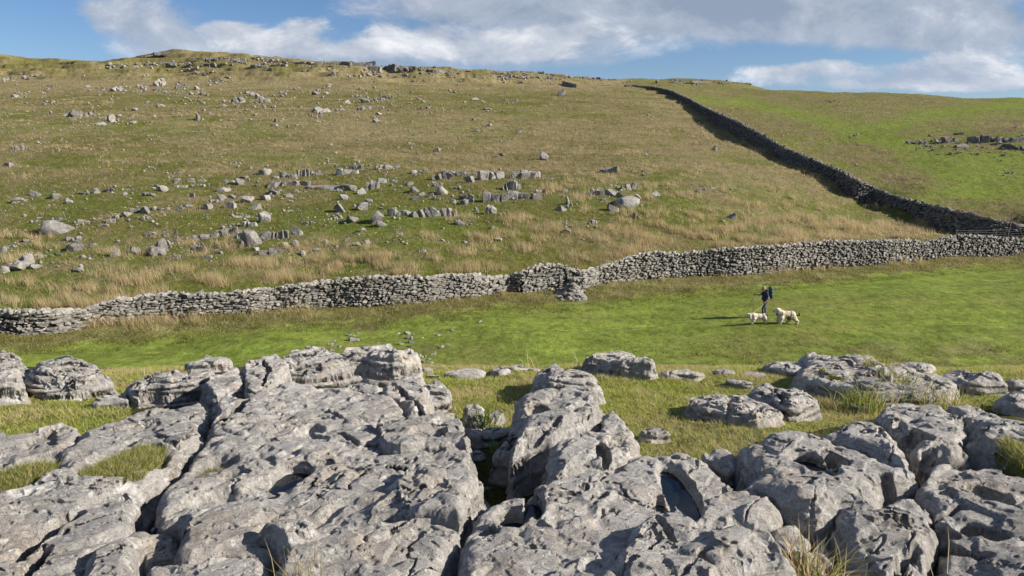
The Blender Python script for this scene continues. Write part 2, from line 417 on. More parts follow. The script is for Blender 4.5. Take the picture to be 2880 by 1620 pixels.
def cast_far(qx, qy):
    qx = np.atleast_1d(np.asarray(qx, float)); qy = np.atleast_1d(np.asarray(qy, float))
    a = pix_a(qx, qy); t = pix_t(qy); out = np.zeros((len(qx), 3)); ok = np.zeros(len(qx), bool)
    Yg = np.exp(_LR)
    for s in range(0, len(qx), 2000):
        aa = a[s:s+2000, None]; tt = t[s:s+2000, None]
        h = ground_h(aa*Yg[None], np.broadcast_to(Yg[None], (aa.shape[0], len(Yg))))
        under = tt*Yg[None] <= h
        k = under.argmax(1); hit = under.any(1)
        k = np.where(hit, k, 0)
        k0 = np.maximum(k-1, 0); r = np.arange(len(k))
        d1 = (tt*Yg[None]-h)[r, k]; d0 = (tt*Yg[None]-h)[r, k0]
        w = np.where(k > k0, d0/np.maximum(d0-d1, 1e-9), 0)
        Yh = Yg[k0]+(Yg[k]-Yg[k0])*w
        X = a[s:s+2000]*Yh
        out[s:s+2000] = np.stack([X, Yh, ground_h(X, Yh)], 1); ok[s:s+2000] = hit
    return out, ok
def pip(px, py, poly):
    """points in polygon"""
    inside = np.zeros(px.shape, bool); n_ = len(poly)
    for i in range(n_):
        x1, y1 = poly[i]; x2, y2 = poly[(i+1) % n_]
        if y1 == y2: continue
        c = ((y1 > py) != (y2 > py)) & (px < (x2-x1)*(py-y1)/(y2-y1)+x1)
        inside ^= c
    return inside
# turf areas among the near rocks, J coordinates (J = 2.1625 x picture, row 950 at 0)
def J2Q(x, y): return x/2.1625, 950+y/2.1625
TURF_J = [
 [(-600,250),(700,200),(1200,150),(1260,240),(800,320),(800,480),(480,620),(100,640),(-600,700)],
 [(2380,120),(6900,60),(6900,420),(5900,440),(5300,500),(5000,560),(4600,640),(4480,720),(3960,790),(3760,740),(3650,440),(3300,300),(3130,520),(2950,600),(2700,450),(2450,260)],
]
LUSH=np.array((.140,.180,.032)); OLIVE=np.array((.125,.118,.036)); TAN=np.array((.255,.208,.120)); SOIL=np.array((.075,.066,.040)); MOSS=np.array((.055,.062,.012)); BROWN=np.array((.10,.075,.045)); NEARG=np.array((.19,.20,.05))
def lerp(a, b, w): return a*(1-w[:, None])+b*w[:, None]
def ground_colour(X, Y, Z):
    qx, qy = proj(X, Y, Z); px, py = qx/1.118, qy/1.118
    n1 = fbm2(X/9, Y/9, 4, 41); n2 = fbm2(X/2.2, Y/2.2, 3, 43); n3 = fbm2(X/30, Y/24, 3, 47); n4 = fbm2(X/.7, Y/.9, 3, 49)
    tanw = np.interp(py, [130,165,195,210,222,240,300,330,380,430,500,560,620,700,780], [.45,.35,.75,1,.85,.40,.50,.60,.55,.40,.18,.16,.24,.20,.25])
    tanw = tanw+.25*sst(px, 1300, 1800)*(py > 240)
    def g(cx, cy, rx, ry, amp): return amp*np.exp(-((px-cx)/rx)**2-((py-cy)/ry)**2)
    tanw = tanw+g(900,310,260,22,.35)+g(1150,330,300,25,.25)+g(480,260,400,30,-.1)+g(150,390,200,30,-.35)+g(420,360,220,20,-.25)+g(1200,250,200,20,-.2)+g(1250,520,350,70,-.35)+g(900,520,300,60,-.25)+g(400,640,300,30,-.2)+g(1600,520,150,50,-.2)
    tanw = tanw+g(2000,540,160,50,.3)+g(1850,440,160,60,.25)+g(2300,575,200,14,.4)+g(650,690,250,18,.45)+g(2150,590,200,20,.35)
    tanw = np.clip(tanw-.06+.75*n1+.60*n2+.30*n3+.55*fbm2(X/20, Y/4.5, 3, 57)+.30*n4, 0, 1)
    tanw = np.clip(tanw+.18*(py < 205), 0, 1)
    c = lerp(lerp(np.repeat(LUSH[None]*.80, len(X), 0), np.repeat(OLIVE[None]*.96, len(X), 0), np.clip(np.interp(py, [215, 300, 430, 520, 620, 720], [1.1, .85, .80, .55, .50, .35])+1.1*n3+.5*n4+.5*n2, 0, 1)), np.repeat(TAN[None], len(X), 0), tanw*.80)
    rough = np.full(len(X), 1.0)
    # far side of the diagonal wall: greener
    wx = np.interp(py, [215,250,303,365,425,475,515,550,600], [1570,1735,1850,1960,2100,2200,2330,2480,2640])
    right = sst(px, wx-4, wx+10)*(py < 600)*sst(px, 1560, 1600)
    rr = np.clip(.98+.9*n1+.8*n2+.6*fbm2(X/16, Y/5, 3, 58), 0, 1)
    cr = lerp(np.repeat((LUSH*.92)[None], len(X), 0), np.repeat((OLIVE*1.1+.012)[None], len(X), 0), rr)
    b1 = np.exp(-((py-np.interp(px, [1740,1900,2050,2200,2350,2576],[250,262,300,345,400,470]))/np.interp(px,[1740,2000,2576],[9,18,60]))**2)
    b2 = np.exp(-((py-np.interp(px, [1900,2150,2300,2400,2576],[420,345,300,282,262]))/np.interp(px,[1900,2200,2576],[6,20,22]))**2)*sst(px,2050,2250)
    lw = np.clip(b1+b2+.9*sst(px, 2250, 2450)*sst(py, 370, 400)*(py < 500), 0, 1)*np.clip(.85+.8*n2, 0, 1)
    cr = lerp(cr, np.repeat(LUSH[None]*1.0, len(X), 0), lw)
    cr = lerp(cr, np.repeat(TAN[None]*.75, len(X), 0), np.clip(.25+1.1*n2+.8*n1+.5*n4, 0, .8)*(1-lw)); cr = lerp(cr, np.repeat(BROWN[None]*1.0, len(X), 0), sst(n2+n1, .30, .55)*.5*(1-lw))
    c = lerp(c, cr, right); rough = rough*(1-.45*right*lw)-right*(1-lw)*.12
    # valley floor
    wallbase = np.interp(px, [-400,0,120,220,330,430,560,700,800,1000,1150,1300,1480,1620,1750,1900,2000,2150,2300,2480,2576,3000], [850,837,832,815,806,797,790,778,768,765,745,728,722,705,695,690,676,665,655,640,632,610])
    strip = np.interp(px, [-400,0,300,700,1100,1500,1900,2300,2576], [44,44,48,46,40,40,34,30,24])
    dv = (py-wallbase)
    vall = (Y > 24)*(Y < 62)*(Z < -9.0)*(dv > -12)
    lushw = sst(dv+14*n2+10*n1, strip-8, strip+4)
    lushw = lushw*(1-.75*sst(px, 1500, 2100)*sst(py, 820, 880)*np.clip(.5+2.0*n2, 0, 1))
    cv = lerp(np.repeat((OLIVE*1.15+.01)[None], len(X), 0), np.repeat(LUSH[None], len(X), 0), np.clip(lushw+.25+.8*n2, 0, 1))
    cv = lerp(cv, np.repeat(TAN[None]*.95, len(X), 0), np.clip((1-lushw)*(.42+.9*n2+.6*n4), 0, 1)*.6)
    cv = cv*(1+.38*n2+.30*n4+.25*fbm2(X/6, Y/1.6, 3, 59))[:, None]; cv = lerp(cv, np.repeat((OLIVE*1.05)[None], len(X), 0), np.clip(.02+1.3*n1+.6*n2, 0, .5))
    cv = lerp(cv, np.repeat(BROWN[None], len(X), 0), np.clip(g(925,822,40,12,1.1)*(1+2*n4)+g(1050,868,110,22,.5)*(.6+2*n2)+g(840,872,50,14,.4), 0, .8))
    vm = vall.astype(float); c = lerp(c, cv, vm); rough = rough*(1-vm)+vm*np.clip(.08+.8*(1-lushw), 0, 1)
    # near ground
    near = 1-sst(Y, 10.5, 13)
    inturf = np.zeros(len(X), bool); sel = near > 0
    jx, jy = qx*2.1625, (qy-950)*2.1625
    for poly in TURF_J: inturf[sel] |= pip(jx[sel]+40*n4[sel], jy[sel]+25*n2[sel], poly)
    cn = lerp(np.repeat(SOIL[None], len(X), 0), np.repeat(MOSS[None], len(X), 0), np.clip(.5+1.5*n4, 0, 1))
    ct = lerp(np.repeat(NEARG[None], len(X), 0), np.repeat((TAN*.85)[None], len(X), 0), np.clip(.30+1.2*n4+.8*n2, 0, 1)*.8)
    cn = np.where(inturf[:, None], ct, cn)
    c = lerp(c, cn, near); rough = rough*(1-near)+near*.6
    mid = sst(Y, 12, 14)*(1-sst(Y, 24, 27)); c = lerp(c, np.repeat((OLIVE*1.2)[None], len(X), 0), mid)
    return np.clip(c, .004, .6), np.clip(rough, 0, 1)

def build_terrain():
    a = np.concatenate([np.linspace(-1.35, -.80, 60, endpoint=False), np.linspace(-.80, .80, 900), np.linspace(.80, 1.35, 60)[1:]])
    L = np.concatenate([np.linspace(math.log(.8), math.log(2.2), 30, endpoint=False), np.linspace(math.log(2.2), math.log(11), 300, endpoint=False),
                        np.linspace(math.log(11), math.log(29), 60, endpoint=False), np.linspace(math.log(29), math.log(420), 1000, endpoint=False), np.linspace(math.log(420), math.log(3500), 60)])
    Ag, Lg = np.meshgrid(a, L, indexing='ij')
    Y = np.exp(Lg).ravel(); X = Ag.ravel()*Y
    zb = base_t(Ag.ravel(), Lg.ravel())*Y
    Z = ground_h(X, Y, zb)
    gc, rg = ground_colour(X, Y, Z)
    na, nl_ = len(a), len(L); idx = np.arange(na*nl_).reshape(na, nl_)
    F = np.stack([idx[:-1, :-1].ravel(), idx[1:, :-1].ravel(), idx[1:, 1:].ravel(), idx[:-1, 1:].ravel()], 1)
    o = mesh_obj("ground", np.stack([X, Y, Z], 1), F, M_GROUND, attrs={'gcol': gc, 'rough': rg})
    tag(o, "rough grass hillside rising from a flat green valley floor", kind='structure')
    # the ground carries on behind and under the photographer
    B = np.array([(-600, -600, -3.0), (600, -600, -3.0), (600, .8, -1.9), (-600, .8, -1.9)])
    o2 = mesh_obj("field", B, np.array([[0, 1, 2, 3]]), mat_plain("rear_turf", (.11, .13, .03), 1.0, .8, .4), smooth=False)
    tag(o2, kind='structure')
build_terrain()
# ------------------------------------------------------------------ stones as geometry
def ico(sub):
    t = (1+5**.5)/2
    V = [(-1,t,0),(1,t,0),(-1,-t,0),(1,-t,0),(0,-1,t),(0,1,t),(0,-1,-t),(0,1,-t),(t,0,-1),(t,0,1),(-t,0,-1),(-t,0,1)]
    F = [(0,11,5),(0,5,1),(0,1,7),(0,7,10),(0,10,11),(1,5,9),(5,11,4),(11,10,2),(10,7,6),(7,1,8),(3,9,4),(3,4,2),(3,2,6),(3,6,8),(3,8,9),(4,9,5),(2,4,11),(6,2,10),(8,6,7),(9,8,1)]
    V = [tuple(np.array(v)/np.linalg.norm(v)) for v in V]
    for _ in range(sub):
        cache = {}; nf = []
        def mid(i, j):
            k = (min(i, j), max(i, j))
            if k not in cache:
                p = (np.array(V[i])+np.array(V[j])); p /= np.linalg.norm(p); V.append(tuple(p)); cache[k] = len(V)-1
            return cache[k]
        for a, b, c in F:
            ab, bc, ca = mid(a, b), mid(b, c), mid(c, a); nf += [(a, ab, ca), (b, bc, ab), (c, ca, bc), (ab, bc, ca)]
        F = nf
    return np.array(V), np.array(F)
ICO = {k: ico(k) for k in (1, 2, 3, 4)}
def cut_rock(rng, sub=3, cuts=11, lo=.50, hi=.86, box=.0, flat_top=0.0):
    V, F = ICO[sub]; V = V.copy()
    if box: V = np.sign(V)*np.abs(V)**(1-box); V /= np.abs(V).max()
    for _ in range(cuts):
        nrm = rng.normal(size=3); nrm /= np.linalg.norm(nrm); d = rng.uniform(lo, hi)
        s = V@nrm; over = np.maximum(s-d, 0); V = V-over[:, None]*nrm[None]
    if flat_top: V[:, 2] = np.minimum(V[:, 2], flat_top)
    s = rng.randint(1000)
    V = V*(1+.05*fbm3(V[:, 0]*2.5, V[:, 1]*2.5, V[:, 2]*2.5, 2, s))[:, None]
    return V, F
def join(parts):
    Vs, Fs, k = [], [], 0
    for V, F in parts: Vs.append(V); Fs.append(F+k); k += len(V)
    return np.concatenate(Vs), np.concatenate(Fs)
def unitize(V, sink=.32):
    lo, hi = V.min(0), V.max(0); V = V.copy()
    V[:, 0] = (V[:, 0]-(lo[0]+hi[0])/2)/(hi[0]-lo[0]); V[:, 1] = (V[:, 1]-(lo[1]+hi[1])/2)/(hi[0]-lo[0])
    V[:, 2] = (V[:, 2]-lo[2])/(hi[2]-lo[2])*(1+sink)-sink
    return V
def rot2(V, ang): c, s = math.cos(ang), math.sin(ang); W = V.copy(); W[:, 0] = V[:, 0]*c-V[:, 1]*s; W[:, 1] = V[:, 0]*s+V[:, 1]*c; return W
def rx(V, ang): c, s = math.cos(ang), math.sin(ang); W = V.copy(); W[:, 1] = V[:, 1]*c-V[:, 2]*s; W[:, 2] = V[:, 1]*s+V[:, 2]*c; return W
def ry(V, ang): c, s = math.cos(ang), math.sin(ang); W = V.copy(); W[:, 0] = V[:, 0]*c+V[:, 2]*s; W[:, 2] = -V[:, 0]*s+V[:, 2]*c; return W
ROCKS = {'b': [], 'o': [], 'v': [], 's': [], 'p': []}
def build_rock_meshes():
    rng = np.random.RandomState(3)
    for i in range(12):                                  # angular boulders
        V, F = cut_rock(rng, 3, 12, .45, .8, .1); V = V*np.array((1, rng.uniform(.7, 1), rng.uniform(.6, .9)))
        V = ry(rx(V, rng.uniform(-.4, .4)), rng.uniform(-.4, .4)); ROCKS['b'].append((unitize(V), F))
    for i in range(10):                                  # low broken ledges
        parts = []; n_ = rng.randint(4, 9)
        for k in range(n_):
            V, F = cut_rock(rng, 2, 8, .5, .85, .25); V = V*np.array((rng.uniform(.28, .6), rng.uniform(.3, .5), rng.uniform(.12, .34)))
            V = rot2(ry(V, rng.uniform(-.25, .25)), rng.uniform(0, 6)); V += np.array(((k+.5)/n_*2.2-1.1+rng.uniform(-.15, .15), rng.uniform(-.25, .25), rng.uniform(.0, .16))); parts.append((V, F))
        V, F = join(parts); ROCKS['o'].append((unitize(V, .45), F))
    for i in range(10):                                  # upright fluted faces split by clefts
        parts = []; n_ = rng.randint(3, 6); x = -1
        for k in range(n_):
            w = rng.uniform(.6, 1.4)/n_*.95
            V, F = cut_rock(rng, 3, 6, .72, .97, .72); V = V*np.array((w*1.22, rng.uniform(.42, .6), rng.uniform(.42, .50)))
            V[:, 1] += .05*w*np.sin(V[:, 0]/w*11+k)*np.sign(V[:, 1]) ; V = ry(rot2(V, rng.uniform(-.2, .2)), rng.uniform(-.15, .15))
            V += np.array((x+w, rng.uniform(-.16, .16), rng.uniform(-.05, .05)+.10*math.sin(k*1.3+i))); x += w*2.0; parts.append((V, F))
        for k in range(3):
            V, F = cut_rock(rng, 2, 8, .5, .85, .1); V = V*rng.uniform(.10, .2); V += np.array((rng.uniform(-1, 1), -.45, -.2)); parts.append((V, F))
        V, F = join(parts); ROCKS['v'].append((unitize(V, .75), F))
    for i in range(5):                                   # heaps of a few blocks
        parts = []
        for k in range(rng.randint(5, 9)):
            V, F = cut_rock(rng, 2, 9, .5, .8, .1); s = rng.uniform(.25, .5); V = V*np.array((s, s*.9, s*.75)); r = rng.uniform(0, .75)
            V = rot2(V, rng.uniform(0, 6)); V += np.array((rng.uniform(-r, r), rng.uniform(-.4, .4), .55*(1-r)*rng.uniform(.3, 1.1))); parts.append((V, F))
        V, F = join(parts); ROCKS['p'].append((unitize(V, .35), F))
    for i in range(8):                                   # small stones
        V, F = cut_rock(rng, 1, 7, .5, .85, .0); V = V*np.array((1, .9, rng.uniform(.45, .8))); ROCKS['s'].append((unitize(V, .15), F))
build_rock_meshes()
MESHES = {}
def rock_mesh(kind, i, mat):
    k = (kind, i, mat.name)
    if k not in MESHES:
        V, F = ROCKS[kind][i]
        o = mesh_obj("limestone_boulder", V, F, mat, smooth=False, link=False); MESHES[k] = o.data; bpy.data.objects.remove(o)
    return MESHES[k]

# tile coordinates of the hillside rocks: x centre, y base, width, height, kind
T3 = """168,272,72,32,b 272,285,48,34,b 88,302,70,30,p 342,308,34,20,b 415,262,66,26,o 478,258,40,30,b 545,250,50,24,o 640,243,60,16,o 618,265,34,18,b
765,222,60,12,o 810,246,60,32,b 750,270,80,22,o 888,200,50,22,b 985,203,80,28,o 905,230,60,22,o 985,219,60,12,o 885,158,42,14,o 1155,205,86,26,o 1203,215,42,34,b 1120,250,66,28,b 1220,180,46,16,b
1330,165,60,34,b 1380,190,40,20,b 1450,182,80,38,v 1520,172,60,44,v 1580,165,80,30,o 1655,110,60,12,o 1745,162,96,40,v 1790,136,70,30,o 1440,222,190,34,v 1650,237,220,30,v 1505,252,60,20,o 1872,240,62,62,v 1920,207,50,28,b 1970,202,50,22,o 1770,242,50,28,b 1815,262,50,38,b 1690,250,60,20,o
1930,140,80,36,v 1990,130,40,18,b 2080,160,36,20,b 2130,150,60,16,o 2230,187,100,48,v 2290,166,120,26,v 2375,166,80,16,o 2480,182,130,50,v 2060,217,40,20,b 2085,252,50,30,b 2122,270,40,20,b 2200,222,50,22,o 2225,262,62,40,b 2290,237,50,24,o 2360,202,50,32,b 2345,287,70,30,o 2160,277,50,24,b 2090,290,36,24,b 2210,290,50,24,o
2490,302,110,60,v 2556,242,50,60,v 2280,307,30,22,b 2337,314,40,32,b 2372,302,30,20,b 1982,372,60,50,v 2042,370,80,36,v 2140,377,120,62,v 2248,374,90,58,v 2382,352,50,28,o 2472,362,52,50,p
1705,352,60,50,b 1820,340,60,44,b 1853,310,40,28,b 1725,290,50,28,b 1645,393,40,16,o 1700,389,40,24,o 1770,402,60,36,b 1890,407,80,62,b 1920,424,56,28,b 1820,452,40,24,b 2315,417,54,26,b 2368,403,36,14,b 1460,349,80,14,o
1040,337,50,32,b 1075,306,84,28,o 1155,332,60,40,b 1150,287,110,28,o 1240,307,62,40,b 1280,337,64,34,b 1325,402,60,62,b 1212,366,60,16,o 1220,382,90,20,o 1328,291,54,30,b 1372,264,70,30,p 1450,277,40,20,b 965,276,30,22,b
945,327,40,18,b 900,337,40,18,b 800,342,90,28,o 727,360,52,44,b 680,354,50,26,v 720,390,60,22,o 632,377,44,30,b 580,384,30,22,b 535,407,70,28,o 515,427,52,16,b 425,407,60,26,o 480,391,40,16,o 258,457,152,68,b 285,396,74,22,o 210,386,40,12,o 172,405,50,20,o
350,502,100,40,o 390,470,60,20,o 370,547,74,44,b 125,502,36,18,b 75,443,40,8,o 90,500,30,12,o 55,527,30,14,o 10,560,34,42,b 70,642,160,72,p 120,566,60,18,o 208,577,92,26,o 288,571,50,18,o 170,637,60,30,b 15,657,40,36,b 295,613,40,16,o
385,652,56,38,p 410,586,24,24,b 575,572,50,44,b 465,521,30,16,b 460,581,30,12,o 762,567,132,88,p 672,556,50,32,b 750,470,60,22,b 827,476,36,26,b 882,461,20,22,b 845,517,30,30,b 912,498,96,32,o
890,580,50,26,o 995,553,72,42,o 992,517,60,26,o 1030,487,112,38,v 1035,584,62,18,b 1102,561,36,16,b 1140,477,100,60,v 1207,486,50,44,v 1160,421,80,20,o 1258,424,70,34,v 1262,522,92,90,b 1212,534,26,40,b 1330,492,60,46,b 1400,487,84,58,v 1490,467,64,58,b 1545,417,64,24,o 1150,522,62,22,o
1365,567,112,44,v 1280,546,40,18,b 1436,527,36,26,b 1482,522,40,34,b 1080,541,40,12,o 1522,572,30,28,b 1590,549,40,20,b 1640,511,32,24,b 1706,531,40,14,o 1745,496,28,18,b 1790,521,40,18,b 1845,517,36,24,b 2010,466,34,14,b 1998,497,46,14,o 2130,551,28,14,b 2195,481,50,12,o 2227,499,30,12,b 2505,497,40,22,b 2340,506,30,12,b 2477,436,26,20,b
85,42,54,34,o 38,122,50,24,b 765,129,40,14,o 1200,112,30,10,o"""
T4 = """160,90,46,40,b 490,157,82,46,v 668,152,36,18,b 66,182,136,48,v 16,242,50,60,v 60,290,150,54,v 142,262,54,34,v 182,187,50,16,o 266,252,32,20,b 287,318,38,50,p 245,347,60,36,b 588,242,72,50,v 512,222,56,16,o 430,268,64,44,v 494,267,60,34,b 545,278,44,28,b 580,324,124,54,b 637,287,36,30,b 510,348,60,42,b 460,293,26,16,b 370,259,42,16,o 722,272,54,30,b 620,382,44,34,p 495,362,32,14,o 275,462,46,30,b 268,414,20,26,b 415,408,38,20,p 940,252,30,24,b 1022,41,26,14,b 1108,388,46,36,b 678,68,24,12,b 1000,236,60,10,o"""
T2 = """2018,724,50,20,o 2064,727,50,28,v 2142,714,50,22,v 2210,714,72,30,v 2252,676,30,12,b 2270,742,52,24,b 2340,722,72,42,v 2420,714,80,40,v 2452,727,40,18,b 2490,752,50,30,b 2535,716,84,36,v 2560,756,60,26,v 2272,772,60,12,o 2110,739,40,12,o 1728,829,30,10,o 2508,874,40,14,o 2536,642,14,12,b 1716,686,30,12,o 1628,510,22,10,o 2476,786,22,12,b 247,480,42,38,b 30,674,32,16,b 10,510,30,10,o 688,578,18,8,b"""
T1 = """805,432,52,42,p 20,402,44,18,o 190,379,30,8,o 130,386,24,8,o 440,441,22,14,b 590,457,52,26,p 532,452,40,18,o 715,441,40,18,o 780,457,40,18,o 910,441,32,16,o 995,452,52,24,p 965,476,24,12,b 842,467,54,16,o 1020,477,30,16,b 1245,472,32,18,b 1332,517,50,40,v 1302,496,52,28,p 1190,517,62,34,p 1270,482,40,22,b 1420,479,38,14,b 1587,477,40,18,b 1640,472,26,14,b 1655,437,36,16,p 1745,522,32,24,b 1835,517,42,24,b 1900,507,40,20,o 1950,497,50,20,o 1600,562,60,30,b 1638,564,44,24,b 1700,557,54,16,o 1830,554,62,24,o 1890,617,36,20,b 1906,579,34,14,b 1590,586,44,14,o 2110,504,30,14,b 2130,552,60,20,o 2390,504,40,16,b 2450,554,40,16,b 2290,467,20,12,b 2465,636,26,18,b 2402,663,26,20,b 2070,727,48,14,o 2205,762,32,24,p 2495,792,36,16,b 2524,782,34,14,b 2385,605,26,12,b 380,587,80,40,p 330,581,20,12,b 556,614,60,46,p 598,592,28,16,b 500,627,62,18,b 455,576,30,18,p 215,529,26,14,b 260,516,26,14,b 70,492,32,20,b 130,472,18,10,b 252,437,32,12,o 740,521,24,14,b 805,536,42,18,b 675,557,30,16,b 998,607,42,40,p 1120,542,32,20,b 1020,522,20,12,b 670,623,40,16,b 1385,614,20,16,b 1380,637,34,14,b 1665,732,24,14,b 1690,772,20,12,b 215,719,26,8,b
1530,357,22,14,b 1675,380,22,20,b 1755,383,32,12,o 1855,384,32,18,b 1810,381,22,10,b 1890,377,40,8,o 1145,394,30,10,b 1092,412,56,14,o 1010,368,56,16,o"""
SC1 = """1520,322,90,13,v 1640,327,70,15,v 1722,330,80,22,v 1808,331,90,24,v 1864,327,40,16,v 1850,354,110,24,v 1950,356,74,34,v 2003,357,54,34,v 2060,353,70,20,v 2112,354,36,12,v 2155,364,66,16,v 2222,370,86,18,v 2300,364,60,12,v 2500,384,66,22,v 2548,388,40,14,v 650,332,66,10,v 742,327,66,12,v 800,324,50,12,v 900,330,80,16,v 962,330,44,14,v 1042,332,70,14,v 840,276,110,12,v 1052,304,46,12,v 1112,304,56,14,v 1182,304,76,16,v 1205,320,50,14,v 1272,299,80,14,v 1312,304,50,12,v 1302,338,66,14,v 1400,332,70,10,v 1372,304,60,10,v 1440,314,60,9,v 580,332,44,10,v 622,344,66,10,o"""
SC2 = """60,366,100,12,v 145,372,26,16,v 200,398,18,22,v 240,384,70,12,v 330,392,90,12,v 405,395,66,10,v 490,404,56,11,v 24,389,66,12,v 100,389,44,8,v 850,420,110,8,v 1000,415,150,9,v 1160,420,80,9,v 870,404,120,6,v"""
def parse(txt, ox, oy, tone):
    out = []
    for tok in txt.split():
        x, y, w, h, k = tok.split(','); out.append((float(x)/1.789+ox, float(y)/1.789+oy, float(w)/1.789, float(h)/1.789, k, tone))
    return out
ROCKLIST = parse(T3, 0, 400, 'p')+parse(T4, 1440, 400, 'p')+parse(T2, 1440, 0, 'p')+parse(T1, 0, 0, 'p')+parse(SC1, 0, 0, 'd')+parse(SC2, 1440, 0, 'd')
ORD = ["", "second ", "third ", "fourth ", "fifth ", "sixth ", "seventh ", "eighth ", "ninth "]
def place_rocks():
    rng = np.random.RandomState(11); R = []
    q = np.array([(r[0], r[1]) for r in ROCKLIST])
    pts, ok = cast_far(q[:, 0], q[:, 1])
    for i, (qx, qy, w, h, k, tone) in enumerate(ROCKLIST):
        if not ok[i]:
            for d in range(2, 30, 2):
                p2, o2 = cast_far([qx], [qy+d])
                if o2[0]: pts[i] = p2[0]; ok[i] = True; break
            if not ok[i]: continue
        X, Y, Z = pts[i]; m = Y/FOC
        if qx > 2500 and 340 < qy < 450: tone = 'd'
        sx = w*m*(1.30 if tone == 'd' else (1.18 if k in 'ov' else 1.05)); sz = h*m*(.92 if k in 'ov' else 1.02)*(1.08 if (tone == 'd' and qy < 300) else 1)
        mat = M_SCAR if tone == 'd' else M_ROCK
        # which mesh: split wide ones
        me = rock_mesh(k, rng.randint(len(ROCKS[k])), mat)
        nm = {'b': "boulder", 'o': "rock_outcrop", 'v': "rock_outcrop", 'p': "boulder_pile"}[k]
        o = bpy.data.objects.new(nm, me)
        o.scale = (sx, (sx*.9+sz*.3) if k in 'bp' else max(sx*.55, sz*.9), sz)
        o.rotation_euler = (0, 0, rng.uniform(-.35, .35)+(math.pi if rng.rand() < .5 else 0))
        o.location = (X, Y+o.scale[1]*.25, Z-.02-rng.uniform(0, .16)*sz)
        COL.objects.link(o)
        R.append(dict(o=o, x=qx, y=qy, w=w, h=h, k=k, tone=tone))
    # landmarks: rocks anyone can find again, described by hand
    marks = []
    def mark(x, y, label, short):
        b = min((r for r in R if 'label' not in r), key=lambda r: (r['x']-x)**2+(r['y']-y)**2)
        b['label'] = label; b['short'] = short; marks.append(b)
    t3 = lambda x, y: (x/1.789, 400+y/1.789); t4 = lambda x, y: (1440+x/1.789, 400+y/1.789); t1 = lambda x, y: (x/1.789, y/1.789); t2 = lambda x, y: (1440+x/1.789, y/1.789)
    mark(*t3(258,457), "largest squared grey boulder alone on the left of the hillside", "the largest squared boulder")
    mark(*t3(762,567), "big split pile of rounded blocks low on the left hillside above the drystone wall", "the big split pile")
    mark(*t3(1262,522), "tall pale notched block in the lowest ledge above the tan grass", "the tall notched block")
    mark(*t3(1890,407), "large triangular leaning boulder below the fluted outcrops in mid hillside", "the triangular boulder")
    mark(*t3(1705,352), "lone round grey boulder left of the leaning triangular boulder", "the lone round boulder")
    mark(*t3(1325,402), "pointed upright boulder above the lowest ledge", "the pointed upright boulder")
    mark(*t3(1872,240), "tall square tower of limestone at the head of the long ledge", "the square tower")
    mark(*t3(2140,377), "long fluted outcrop with deep clefts right of the triangular boulder", "the clefted outcrop")
    mark(*t4(66,182), "grooved top ledge of the central scar under the tan grass", "the top central ledge")
    mark(*t4(60,290), "lower grooved face of the central scar", "the lower central face")
    mark(*t4(580,324), "broad angular boulder at the foot of the small group right of the scar", "the broad right-hand boulder")
    mark(*t4(588,242), "dark square block at the top of the small group right of the scar", "the dark square block")
    mark(*t4(490,157), "pale ragged outcrop standing alone above the dark square block", "the lone ragged outcrop")
    mark(*t4(160,90), "lone dark pointed boulder above the central scar", "the dark pointed boulder")
    mark(*t4(1108,388), "leaning pale boulder in tan grass well right of all the outcrops", "the leaning pale boulder")
    mark(*t4(275,462), "rounded grey boulder in rushy grass above the tumbled gap in the wall", "the boulder above the gap")
    mark(*t3(70,642), "spread pile of pale rocks at the far left edge above the wall", "the left edge pile")
    mark(*t3(168,272), "flat topped boulder high on the left of the ledges", "the flat topped boulder")
    mark(*t3(727,360), "upright pale boulder at the middle of the left ledges", "the upright pale boulder")
    mark(*t1(805,432), "ragged heap like a cairn perched high on the left hillside", "the cairn like heap")
    mark(*t1(1332,517), "dark upright outcrop in the boulder field below the skyline dome", "the dark upright outcrop")
    mark(*t1(1600,562), "pair of long dark rocks left member in the middle of the upper boulder field", "the pair of dark rocks")
    mark(*t1(556,614), "jumbled pale heap on green turf on the upper left hillside", "the jumbled pale heap")
    mark(*t1(998,607), "small stacked heap alone in the upper middle hillside", "the small stacked heap")
    mark(*t1(38,835-716), "pale rocks at the left end of the tan grass band", "the left band rocks")
    mark(*t2(247,480), "lone dark boulder near the skyline left of the diagonal wall", "the lone skyline boulder")
    mark(*t2(2340,722), "dark humped block in the scar beyond the diagonal wall", "the dark humped block")
    mark(*t1(1950,356), "tall block of the dark skyline crag", "the tall skyline block")
    mark(*t1(840,276), "flat cap of rock on top of the skyline dome", "the dome cap")
    mark(*t2(1000,415), "thin rock band on the far ridge right of the diagonal wall's top", "the far ridge band")
    used = set()
    for r in sorted(R, key=lambda r: -r['w']*r['h']):
        if 'label' in r: used.add(r['label'])
    rest = [r for r in R if 'label' not in r]
    cand = {}
    for r in rest:
        best = min(marks, key=lambda m: math.hypot(r['x']-m['x'], (r['y']-m['y'])*1.6))
        dx, dy = r['x']-best['x'], (r['y']-best['y'])*1.6
        ang = math.degrees(math.atan2(-dy, dx)) % 360
        d = ["right of", "above and right of", "above", "above and left of", "left of", "below and left of", "below", "below and right of"][int(((ang+22.5) % 360)//45)]
        A = r['w']*r['h']; sz = "large" if A > 900 else ("middling" if A > 380 else "small"); 
        col_ = "dark" if r['tone'] == 'd' else "pale grey"
        kd = {'b': "boulder", 'o': "low broken ledge", 'v': "fluted outcrop", 'p': "pile of rocks"}[r['k']]
        cand.setdefault((f"{sz} {col_} {kd}", f"{d} {best['short']}"), []).append((math.hypot(dx, dy), r))
